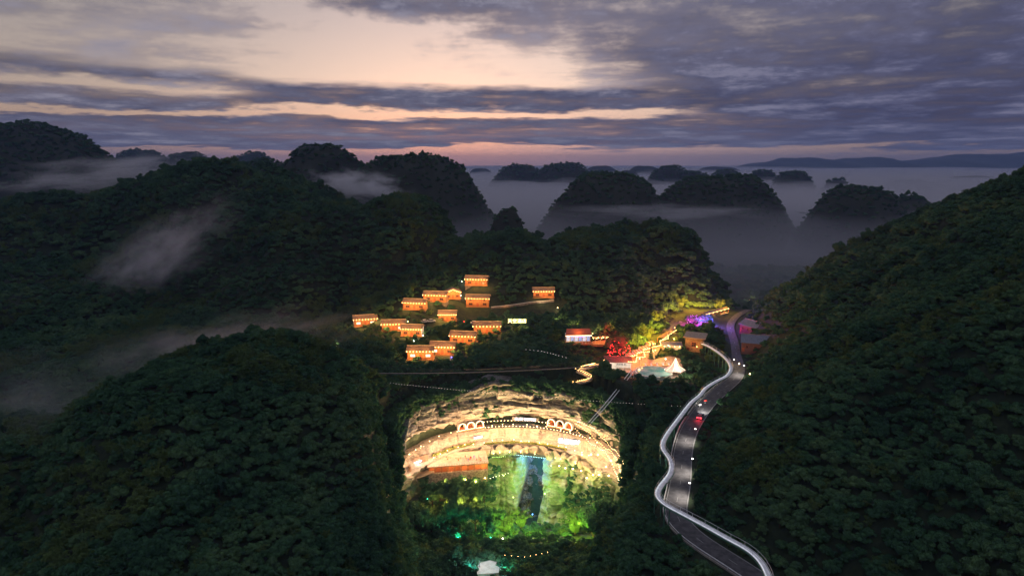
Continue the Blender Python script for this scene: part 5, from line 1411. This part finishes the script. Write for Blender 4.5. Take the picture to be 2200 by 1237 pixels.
for i, (x_, y_, z_, s) in enumerate(((-36, 216, -36, 6.0), (-31, 221, -39, 6.6), (-25.5, 223, -40, 6.2), (-20, 222, -40, 6.8), (-14, 222, -41, 6.2), (-8.5, 221, -41, 5.4), (31, 219, -38, 6.0), (36, 215, -35, 6.4), (33, 208, -34, 6.2))):
    tree('sinkhole_tree', x_, y_, z_, s, (1, 3, 6, 5, 2, 0, 6, 1, 3)[i], ORD[i % 6 if i < 6 else i - 6] + ' tall dark tree from the left ' + ('below the cliff cafe' if i < 6 else 'at the right foot of the cliff'), 'tree', 'tall trees inside the sinkhole', tall=1.5)
# conifers on the left ridge, palms and a conifer by the pool
for i, (u, v, s) in enumerate(((30, 402, 5.5), (62, 404, 6.5), (86, 402, 5.0), (160, 398, 4.6), (178, 396, 5.0), (246, 396, 4.0), (1398, 774, 2.6))):
    p = gp(u, v); tree('conifer', p.x, p.y, p.z, s, 10, ('dark conifer standing on the left ridge line against the mist' if u < 1000 else 'small dark conifer between the lane and the round pool'), 'tree', 'conifers on the left ridge' if u < 1000 else None, tall=1.25 if u < 1000 else 1.5)
M_frond = foliage('palm_frond', (.06, .09, .03), (.09, .12, .04), (.12, .15, .05))
def palm(p, s, label):
    t = thing('palm', p, 0, label, 'palm')
    b = MB(); b.tube([(0, 0, -.5), (.1, 0, s * .5), (.15, .1, s)], .22, 6, .15); b.build('trunk', M_bark, t)
    fr = MB(); r = random.Random(3)
    for k in range(14):
        a = k * 2.4; L = 2.6 * (.8 + .4 * r.random())
        for q in np.linspace(.15, 1, 12):
            cx_, cz_ = L * q, s + 1.1 * math.sin(q * 2.2) - 1.4 * q * q
            for sd in (-1, 1):
                w = .75 * math.sin(min(1, q + .1) * 2.6) + .1
                c, s_ = math.cos(a), math.sin(a)
                p0 = (c * cx_, s_ * cx_, cz_); p1 = (c * (cx_ + .25) - s_ * sd * w, s_ * (cx_ + .25) + c * sd * w, cz_ - .35); p2 = (c * (cx_ + .14), s_ * (cx_ + .14), cz_)
                fr.add([p0, p1, p2], [(0, 1, 2)])
    fr.build('frond_crown', M_frond, t)
    avoid(p, 2.5)
palm(at_z(1430, 829, 8.6), 3.4, 'feathery palm in front of the round pool'); palm(at_z(1414, 834, 8.3), 2.4, 'shorter palm at the near edge of the round pool')
for i, (u, v) in enumerate(((1462, 822), (1474, 815), (1448, 828))):
    p = at_z(u, v, 8.6); lit_tree('rosy_lit_shrub', p, 2.2, 6, ('middle', 'rightmost', 'leftmost')[i] + ' rosy-lit shrub below the bell tent', (1, .62, .42), 130)

# ------------------------------------------------------------------ vehicles
def car_mesh(body_mat):
    prof = [(-2.1, .35), (-2.15, .75), (-1.95, 1.0), (-1.35, 1.08), (-.85, 1.48), (.55, 1.50), (1.15, 1.05), (1.95, .92), (2.15, .65), (2.12, .35)]
    b = MB(); b.prism(prof, -.86, .86); return b
def car(p, rz, label, m, tail=False, head=False, group=None):
    t = thing('car', p, rz, label, 'car', group)
    b = MB(); b.prism([(-2.15, .32), (-2.18, .78), (-2.0, .98), (1.2, 1.0), (2.0, .88), (2.18, .62), (2.15, .32)], -.88, .88); body = b.build('body', m, t)
    b = MB(); lo = [(-1.75, .98), (1.25, .98)]; hi = [(-1.15, 1.48), (.5, 1.5)]
    b.add([(lo[0][0], -.82, .98), (lo[1][0], -.82, .98), (lo[1][0], .82, .98), (lo[0][0], .82, .98), (hi[0][0], -.66, 1.48), (hi[1][0], -.66, 1.5), (hi[1][0], .66, 1.5), (hi[0][0], .66, 1.48)], [(0, 1, 5, 4), (1, 2, 6, 5), (2, 3, 7, 6), (3, 0, 4, 7)]); b.build('window_glass', M_pane, t)
    b = MB(); b.box((-.33, 0, 1.52), (1.7, 1.34, .06)); b.build('roof', m, t)
    wm = MB(); wm.tube([(0, -.12, 0), (0, .12, 0)], .33, 12); wm = wm.mesh('wheel', M_dark)
    for x_ in (-1.35, 1.35):
        for y_ in (-.82, .82): link('wheel', wm, parent=t, loc=(x_, y_, .33))
    for y_ in (-.62, .62):
        b = MB(); b.box((-2.19, y_, .78), (.08, .42, .2)); b.build('tail_light', emitter('tail_light', (1, .02, .02), 22) if tail else M_redwood, t)
        b = MB(); b.box((2.17, y_, .66), (.08, .36, .18)); b.build('headlight', E_white if head else M_canvas, t)
        if head:
            L = bpy.data.lights.new('lamp_or_fill', 'SPOT'); L.energy = 9000; L.color = (1, .95, .85); L.spot_size = R(60); L.spot_blend = .7; L.shadow_soft_size = .1
            o = bpy.data.objects.new('lamp_or_fill', L); COL.objects.link(o); o.parent = t; o.location = (2.35, y_, .75); o.rotation_euler = (0, R(-78), 0)
    if tail: glow(t, (-2.8, 0, .9), 70, (1, .02, .05), .2)
    return t
M_carw = mat('car_white', (.72, .72, .72), .3, spec=.5); M_card = mat('car_silver', (.22, .23, .25), .3, spec=.5)
j = int(np.argmin([(p - at_z(1502, 899, ROAD_Z)).length for p in ROAD])); d = (ROAD[j + 1] - ROAD[j - 1]).normalized()
car(offset(ROAD, 1.1)[j] + Vector((0, 0, .02)), math.atan2(d.y, d.x), 'car driving away up the road with glowing red tail lights', M_card, True, True)
for u, v, lb, rz in ((913, 694, 'left one of two white cars parked below the upper houses', .5), (927, 693, 'right one of two white cars parked below the upper houses', .4), (1020, 697, 'white car parked alone near the blue lamp', 0.1)):
    p = hit(u, v); car(p + Vector((0, 0, .4)), rz, lb, M_carw); avoid(p, 4); EXCL.append((p.x, p.y - 4, 3.2)); LOW.append((p.x, p.y - 8, 5, .4))
for i, (u, v) in enumerate(((1462, 696), (1474, 688))): car(at_z(u, v, PZ + .52), R(30), ('nearer', 'farther')[i] + ' dark car parked in the unlit car park', M_card)
# warning boards on the left of the road
for i, (u, v) in enumerate(((1503, 875), (1515, 866))):
    p = at_z(u, v, ROAD_Z + .1)
    t = thing('chevron_sign', p, R(20), ('white marker board on the road kerb behind the car', 'red and white marker board farther along the road kerb')[i], 'sign')
    b = MB(); b.box((0, 0, .5), (.08, .08, 1.0)); b.build('post', M_steel, t); b = MB(); b.box((0, -.06, 1.1), (1.3, .06, .55)); b.build('board', M_canvas if i == 0 else mat('sign_red', (.6, .05, .04), .6), t)

# ------------------------------------------------------------------ people, as small figures
def body_mesh():
    J = [(0, 0, .95), (0, 0, 1.2), (0, 0, 1.42), (0, 0, 1.52), (0, -.01, 1.66), (.1, 0, .9), (.11, 0, .5), (.12, .02, .06), (.12, -.1, .03), (-.1, 0, .9), (-.11, -.05, .5), (-.12, .05, .06), (-.12, -.07, .03), (.19, 0, 1.38), (.25, .02, 1.12), (.24, -.12, .9), (-.19, 0, 1.38), (-.25, .02, 1.12), (-.24, -.08, .88)]
    E = [(0, 1), (1, 2), (2, 3), (3, 4), (0, 5), (5, 6), (6, 7), (7, 8), (0, 9), (9, 10), (10, 11), (11, 12), (2, 13), (13, 14), (14, 15), (2, 16), (16, 17), (17, 18)]
    rad = [.15, .13, .14, .055, .11, .10, .065, .05, .04, .10, .065, .05, .04, .06, .045, .035, .06, .045, .035]
    me_ = bpy.data.meshes.new('body'); me_.from_pydata(J, E, []); o = bpy.data.objects.new('body', me_); COL.objects.link(o)
    md_ = o.modifiers.new('skin', 'SKIN'); sv = me_.skin_vertices[0].data
    for i, r_ in enumerate(rad): sv[i].radius = (r_, r_ * .8 if i not in (4,) else r_)
    sv[0].use_root = True
    o.modifiers.new('sub', 'SUBSURF').levels = 1
    dg = bpy.context.evaluated_depsgraph_get(); out = bpy.data.meshes.new_from_object(o.evaluated_get(dg)); bpy.data.objects.remove(o); out.name = 'body'
    out.materials.clear()
    return out
BODY = body_mesh()
CLO = [('white shirt', (.6, .6, .58)), ('dark jacket', (.04, .04, .06)), ('red top', (.45, .05, .04)), ('blue shirt', (.06, .12, .35)), ('grey coat', (.25, .25, .26))]
def person(p, i, label):
    nm, c = CLO[i % 5]; me_ = BODY.copy(); me_.materials.append(mat('cloth_' + nm.replace(' ', '_'), c, .9))
    o = link('person', me_, loc=p, rot=(0, 0, i * 1.3)); tag(o, label, 'person', 'visitors'); o.name = 'person'
    return o
for i in range(12):
    q = Vector((-21.5, 233.5, -21.0)) + Vector((2.0 + (i * 1.37) % 9.0, .8 + (i * .83) % 3.2 + .9, 3.66))
    person(q, i, 'person in a %s standing in the crowd on the roof terrace' % CLO[i % 5][0])
for i, (u, v) in enumerate(((1378, 775), (1386, 771), (1399, 764), (1408, 757), (1370, 780), (1402, 766))):
    person(at_z(u, v, PZ), i + 1, 'person in a %s walking on the lit lane by the stalls' % CLO[(i + 1) % 5][0])

# shrubs clinging to the cliff
def cliff_shrubs():
    r = np.random.default_rng(77); out = []
    for i in range(5200):
        th = r.uniform(-1.62, 1.62); z = r.choice([r.uniform(4, 8.0), r.uniform(-9, 6), r.uniform(-42, -21)], p=[.34, .30, .36])
        k = float(fbm(np.array([th * 7]), np.array([z / 6]), octv=3, s=81)[0])
        if z > 3.5: ok = k > -.45
        elif z > -9: ok = (k > (.30 if th < .45 else -.02)) and not (th > .3 and z < -6)
        else: ok = abs(th - .26) > .40 and k > .0
        if not ok: continue
        off = float(np.interp(-z, [-q[0] for q in PROFILE], [q[1] for q in PROFILE])) - .4
        if z > 3.5: off = r.uniform(-.5, 8.5)
        p = wp(th, off - (1.0 if z < -10 else 0), z - (1.0 if off > 3 and z > 3.5 else 0)); out.append((p.x, p.y, p.z - .2, r.uniform(.9, 2.2) if z > 3.5 else r.uniform(.45, 1.15)))
    for i in range(520):                     # the wooded ends of the wall
        th = r.choice([-1, 1]) * r.uniform(1.45, 2.0); z = r.uniform(-34, 5)
        p = wp(th, r.uniform(-1.5, 1.5), z); out.append((p.x, p.y, p.z, r.uniform(.9, 2.1)))
    return np.array(out)
SHRUBS = cliff_shrubs()

# planting plan: jittered rows over the terrain, thinned where something is built
def plan():
    pts = []
    for y0, y1, sp in ((20, 250, 2.75), (250, 400, 3.3), (400, 700, 4.2)):
        xs = np.arange(-515, 445, sp); ys = np.arange(y0, y1, sp)
        X, Y = np.meshgrid(xs, ys)
        X = X + (rng.random(X.shape) - .5) * sp * 1.0; Y = Y + (rng.random(X.shape) - .5) * sp * 1.0
        pts.append(np.stack([X.ravel(), Y.ravel(), np.full(X.size, sp)], -1))
    P = np.concatenate(pts); x, y, sp = P.T
    z = height_g(x, y)
    u, v, dep = project(np.stack([x, y, z], -1))
    ok = (dep > 40) & (u > -260) & (u < 2460) & (v < 1420)
    d, side, _ = seg_dist(x, y, ROAD_A)
    ok &= (d > np.where(side > 0, 5.2, 6.4))
    for ex, ey, er in EXCL: ok &= np.hypot(x - ex, y - ey) > er
    for poly in EXPOLY: ok &= ~in_poly(x, y, poly)
    # steep rock stays bare
    pd, _, _ = seg_dist(x, y, PIT, True); sdp = np.where(in_poly(x, y, PIT), pd, -pd)
    ok &= ~((y > 190) & (np.abs(sdp + 1.0) < 3.6))
    ok &= ~((sdp > 0) & (y > 238))
    return x[ok], y[ok], z[ok], sp[ok], dep[ok], u[ok], v[ok]
tx, ty, tz, tsp, tdep, tu, tv = plan()
# undergrowth fills the gaps on the nearer slopes, thicker on the steep banks of the sinkhole
def under():
    X, Y = np.meshgrid(np.arange(-260, 260, 3.0), np.arange(40, 340, 3.0))
    x = (X + (rng.random(X.shape) - .5) * 3).ravel(); y = (Y + (rng.random(X.shape) - .5) * 3).ravel()
    X, Y = np.meshgrid(np.arange(-62, 62, 1.7), np.arange(95, 262, 1.7))
    x2 = (X + (rng.random(X.shape) - .5) * 1.7).ravel(); y2 = (Y + (rng.random(X.shape) - .5) * 1.7).ravel()
    pd, _, _ = seg_dist(x2, y2, PIT, True); sd2 = np.where(in_poly(x2, y2, PIT), pd, -pd)
    k2 = ((y2 < 200) & (sd2 > -14) & (sd2 < 8)) | ((y2 >= 200) & (y2 < 216) & (sd2 > -14) & (sd2 < 1)) | ((y2 >= 190) & (sd2 < -4.6) & (sd2 > -12))
    x = np.concatenate([x, x2[k2]]); y = np.concatenate([y, y2[k2]])
    z = height_g(x, y); u, v, dep = project(np.stack([x, y, z], -1))
    ok = (dep > 40) & (u > -200) & (u < 2400) & (v < 1380)
    d, side, _ = seg_dist(x, y, ROAD_A); ok &= d > 4.6
    for ex, ey, er in EXCL: ok &= np.hypot(x - ex, y - ey) > er * .55
    for poly in EXPOLY: ok &= ~in_poly(x, y, poly)
    pd, _, _ = seg_dist(x, y, PIT, True); sdp = np.where(in_poly(x, y, PIT), pd, -pd)
    ok &= ~((y > 214) & (np.abs(sdp + 1.0) < 3.2)); ok &= ~((sdp > 0) & (y > 240))
    return x[ok], y[ok], z[ok]
ux, uy, uz = under()
us_ = rng.uniform(.8, 1.8, len(ux))
n = len(tx)
patch = vnoise(tx / 34, ty / 34, s=91)
bam = (vnoise(tx / 22, ty / 22, s=92) > 0.66) & (rng.random(n) < .7)
tsize = (0.50 + 0.75 * rng.random(n) ** 2.2 + 0.42 * patch) * tsp * 0.66
tkind = np.where(bam, 8 + rng.integers(0, 2, n), rng.integers(0, 8, n))
# low growth at the roadside and at the edge of the resort
rd, rside, _ = seg_dist(tx, ty, ROAD_A)
tsize *= np.where(rd < 11, 0.68, 1.0)
for (ex, ey, er, f) in LOW: tsize *= np.where(np.hypot(tx - ex, ty - ey) < er, f, 1.0)
app = tsize / tdep
vis = (tu > -20) & (tu < 2220) & (tv > 330) & (tv < 1290)
order = np.argsort(-np.where(vis, app, 0))
near = order[:290]; is_near = np.zeros(n, bool); is_near[near] = True
for i in near:
    x, y, z = tx[i], ty[i], tz[i]
    b = tkind[i] >= 8
    if x < -36: place, grp = 'near left hill', 'trees on the near left hill'
    elif x < 36: place, grp = 'sinkhole floor at the bottom edge', 'trees filling the near side of the sinkhole'
    elif rside[i] > 0: place, grp = 'slope right of the winding road', 'trees on the slope right of the road'
    else: place, grp = 'bank between the sinkhole and the road', 'trees on the bank beside the road'
    nm = 'bamboo_clump' if b else 'broadleaf_tree'
    lb = ('feathery bamboo clump in the foreground forest of the ' if b else 'dark round-crowned tree in the foreground forest of the ') + place
    tree(nm, x, y, z - .3, tsize[i], int(tkind[i]), lb, 'bamboo' if b else 'tree', ('bamboo, ' if b else '') + grp, tall=.85 + .5 * random.random())

# far trees on the karst hills
fx, fy, fz, fs = [tx[~is_near], SHRUBS[:, 0], ux], [ty[~is_near], SHRUBS[:, 1], uy], [tz[~is_near], SHRUBS[:, 2], uz], [tsize[~is_near], SHRUBS[:, 3], us_]
fk = [tkind[~is_near], rng.integers(0, 8, len(SHRUBS)), rng.integers(0, 10, len(ux))]
for c, rx, ry, zf, Y in HILLS:
    sp = 6.0 * max(1.0, (Y / 900) ** 0.6) if Y < 2800 else 0
    if not sp: continue
    xs = np.arange(c.x - rx * 1.05, c.x + rx * 1.05, sp); ys = np.arange(c.y - ry * 1.05, c.y + ry * .35, sp)
    X, Yy = np.meshgrid(xs, ys); X = (X + (rng.random(X.shape) - .5) * sp).ravel(); Yy = (Yy + (rng.random(Yy.shape) - .5) * sp).ravel()
    Z = zf(X, Yy); ok = Z > -5
    u, v, dep = project(np.stack([X, Yy, Z], -1)); ok &= (u > -150) & (u < 2350)
    X, Yy, Z = X[ok], Yy[ok], Z[ok]
    fx.append(X); fy.append(Yy); fz.append(Z); fs.append((0.5 + 0.5 * rng.random(len(X))) * sp * .58); fk.append(rng.integers(0, 8, len(X)))
fx, fy, fz, fs, fk = [np.concatenate(q) for q in (fx, fy, fz, fs, fk)]
me = bpy.data.meshes.new('forest')
me.vertices.add(len(fx)); me.vertices.foreach_set('co', np.stack([fx, fy, fz - .25], -1).astype(np.float32).ravel())
def attr(nm, typ, data):
    a = me.attributes.new(nm, typ, 'POINT'); a.data.foreach_set('value', data)
attr('size', 'FLOAT', fs.astype(np.float32)); attr('turn', 'FLOAT', (rng.random(len(fx)) * 6.28).astype(np.float32))
attr('kind', 'INT', fk.astype(np.int32)); attr('tall', 'FLOAT', (.8 + .5 * rng.random(len(fx))).astype(np.float32))
forest = bpy.data.objects.new('forest', me); COL.objects.link(forest)
tag(forest, 'dense dark green forest covering the hills and mountain slopes', 'forest', kind='stuff')
ng = bpy.data.node_groups.new('forest', 'GeometryNodeTree')
ng.interface.new_socket('Geometry', in_out='INPUT', socket_type='NodeSocketGeometry')
ng.interface.new_socket('Geometry', in_out='OUTPUT', socket_type='NodeSocketGeometry')
N = ng.nodes; gi = N.new('NodeGroupInput'); go = N.new('NodeGroupOutput')
def named(nm, typ):
    a = N.new('GeometryNodeInputNamedAttribute'); a.data_type = typ; a.inputs[0].default_value = nm; return a.outputs[0]
size, turn, kindn, talln = named('size', 'FLOAT'), named('turn', 'FLOAT'), named('kind', 'INT'), named('tall', 'FLOAT')
iop = N.new('GeometryNodeInstanceOnPoints')
ng.links.new(gi.outputs[0], iop.inputs['Points'])
join = N.new('GeometryNodeJoinGeometry')
protos = {}
for o in list(bpy.data.objects):
    if o.name.startswith('crown') and o.type == 'MESH' and o.data in KINDS and o.data not in protos: protos[o.data] = o
first = True
missing = [k_ for k_ in KINDS if k_ not in protos]
for i in range(len(KINDS) - 1, -1, -1):       # join lists the last link first
    ob = protos.get(KINDS[i]) or protos[KINDS[0]]
    oi = N.new('GeometryNodeObjectInfo'); oi.transform_space = 'ORIGINAL'; oi.inputs[0].default_value = ob
    oi.inputs['As Instance'].default_value = True
    ng.links.new(oi.outputs['Geometry'], join.inputs[0])
ng.links.new(join.outputs[0], iop.inputs['Instance'])
iop.inputs['Pick Instance'].default_value = True
ng.links.new(kindn, iop.inputs['Instance Index'])
cr = N.new('ShaderNodeCombineXYZ'); ng.links.new(turn, cr.inputs[2]); ng.links.new(cr.outputs[0], iop.inputs['Rotation'])
sm = N.new('ShaderNodeMath'); sm.operation = 'MULTIPLY'; ng.links.new(size, sm.inputs[0]); ng.links.new(talln, sm.inputs[1])
cs = N.new('ShaderNodeCombineXYZ'); ng.links.new(size, cs.inputs[0]); ng.links.new(size, cs.inputs[1]); ng.links.new(sm.outputs[0], cs.inputs[2])
ng.links.new(cs.outputs[0], iop.inputs['Scale'])
ng.links.new(iop.outputs[0], go.inputs[0])
md = forest.modifiers.new('planting', 'NODES'); md.node_group = ng
print('FOREST', len(fx), 'missing', len(missing))

# ------------------------------------------------------------------ air: even haze, a sea of valley fog, drifting mist
hz = MB(); hz.box((0, 6500, 95), (26000, 13600, 300))
tag(hz.build('haze', volume_mat('haze', (.36, .52, 1.0), 8e-5, 0.1)), 'thin blue evening haze over the whole valley', 'haze', kind='stuff')
def fog_slab(z0, z1, y0, dens, amp, seed, name='fog', rise=0.0):
    xs = np.concatenate([np.linspace(-9000, -900, 14), np.linspace(-800, 900, 86), np.linspace(1000, 9000, 14)])
    ys = np.concatenate([np.linspace(0, 1500, 76), np.linspace(1560, 4000, 34), np.linspace(4300, 12500, 16)])
    X, Y = np.meshgrid(xs, ys)
    Y = Y + y0 + np.where(Y < 400, 70 * fbm(X / 130, X * 0 + seed, octv=3, s=seed), 0)
    amp_ = amp * np.clip(Y / 1200, .6, 1.6)
    top = z1 + amp_ * (fbm(X / 170, Y / 330, octv=4, s=seed) + .4 * fbm(X / 50, Y / 110, octv=2, s=seed + 3)) + rise * sst(540, 900, Y)
    top = top - (z1 - z0) * .8 * sst(y0 + 190, y0, Y)
    top = np.maximum(top, z0 + .5)
    n, m = X.shape
    T = np.stack([X, Y, top], -1); B = np.stack([X, Y, np.full_like(top, z0)], -1)
    V = np.concatenate([T.reshape(-1, 3), B.reshape(-1, 3)])
    idx = np.arange(n * m).reshape(n, m); o = n * m
    q = np.stack([idx[:-1, :-1], idx[:-1, 1:], idx[1:, 1:], idx[1:, :-1]], -1).reshape(-1, 4)
    fs_ = q.tolist() + (q[:, ::-1] + o).tolist()
    ring = list(idx[0, :]) + list(idx[1:, -1]) + list(idx[-1, -2::-1]) + list(idx[-2:0:-1, 0])
    fs_ += [(ring[i], ring[i - 1], ring[i - 1] + o, ring[i] + o) for i in range(len(ring))]
    me_ = bpy.data.meshes.new(name); me_.from_pydata(V.tolist(), [], fs_); me_.update()
    return tag(link(name, me_, volume_mat(name + str(seed), (.84, .84, .93), dens, 0.0)), kind='stuff')
tag(fog_slab(-19, 9, 430, .0028, 9, 3, rise=31), 'pale grey sea of fog filling the far valley between karst hills', 'fog')
tag(fog_slab(-19.5, 24, 480, .0008, 16, 8, rise=26), 'thin upper veil of fog drifting over the far valley', 'fog')
def mist(u, v, Y, sx, sy, sz, dens, label, seed=0.0, tilt=0.0, grain=2.4):
    def het(k):
        tc = k.n('ShaderNodeTexCoord'); ob = tc.outputs['Object']
        ln = k.n('ShaderNodeVectorMath', operation='LENGTH'); k.l(ob, ln.inputs[0])
        fall = k.mapr(ln.outputs['Value'], 0.15, 1.0, 1.0, 0.0)
        mp = k.n('ShaderNodeMapping'); mp.inputs['Location'].default_value = (seed, seed * .7, 0); mp.inputs['Scale'].default_value = (1, 1, .8); k.l(ob, mp.inputs[0])
        nz = k.noise(mp.outputs[0], grain, 5.0, 0.66)
        w = k.mapr(k.m('ADD', nz, k.m('MULTIPLY', fall, .16)), 0.53, 0.78)
        return k.m('MULTIPLY', k.m('MULTIPLY', w, fall), dens)
    c = at_y(u, v, Y)
    mb = MB(); mb.ball((0, 0, 0), 1.06, 20, 12)
    o = mb.build('mist', volume_mat('mist', (.95, .94, 1.0), dens, 0.0, het))
    o.location = c; o.scale = (sx, sy, sz); o.rotation_euler = (0, tilt, 0)
    return tag(o, label, 'mist', 'drifting banks of mist', 'stuff')
mist(770, 398, 640, 66, 80, 22, .075, 'bright mist bank in the notch between the central left hills', 1.0, 0.12, 2.6)
mist(230, 372, 700, 180, 60, 28, .040, 'long mist bank behind the pine ridge at far left', 2.0, -0.10, 2.8)
mist(330, 560, 380, 84, 36, 28, .045, 'ragged wisp of mist rising on the left slope', 3.4, -0.62, 3.6)
mist(470, 742, 250, 84, 30, 18, .024, 'mist veil hugging the back of the near left hill', 4.0, -0.16, 3.4)
mist(60, 880, 190, 70, 50, 26, .008, 'faint mist in the hollow at the left edge', 5.0, -0.2, 2.2)
mist(1420, 455, 780, 190, 90, 16, .016, 'streaky mist lying across the twin dark karst hills', 6.0)
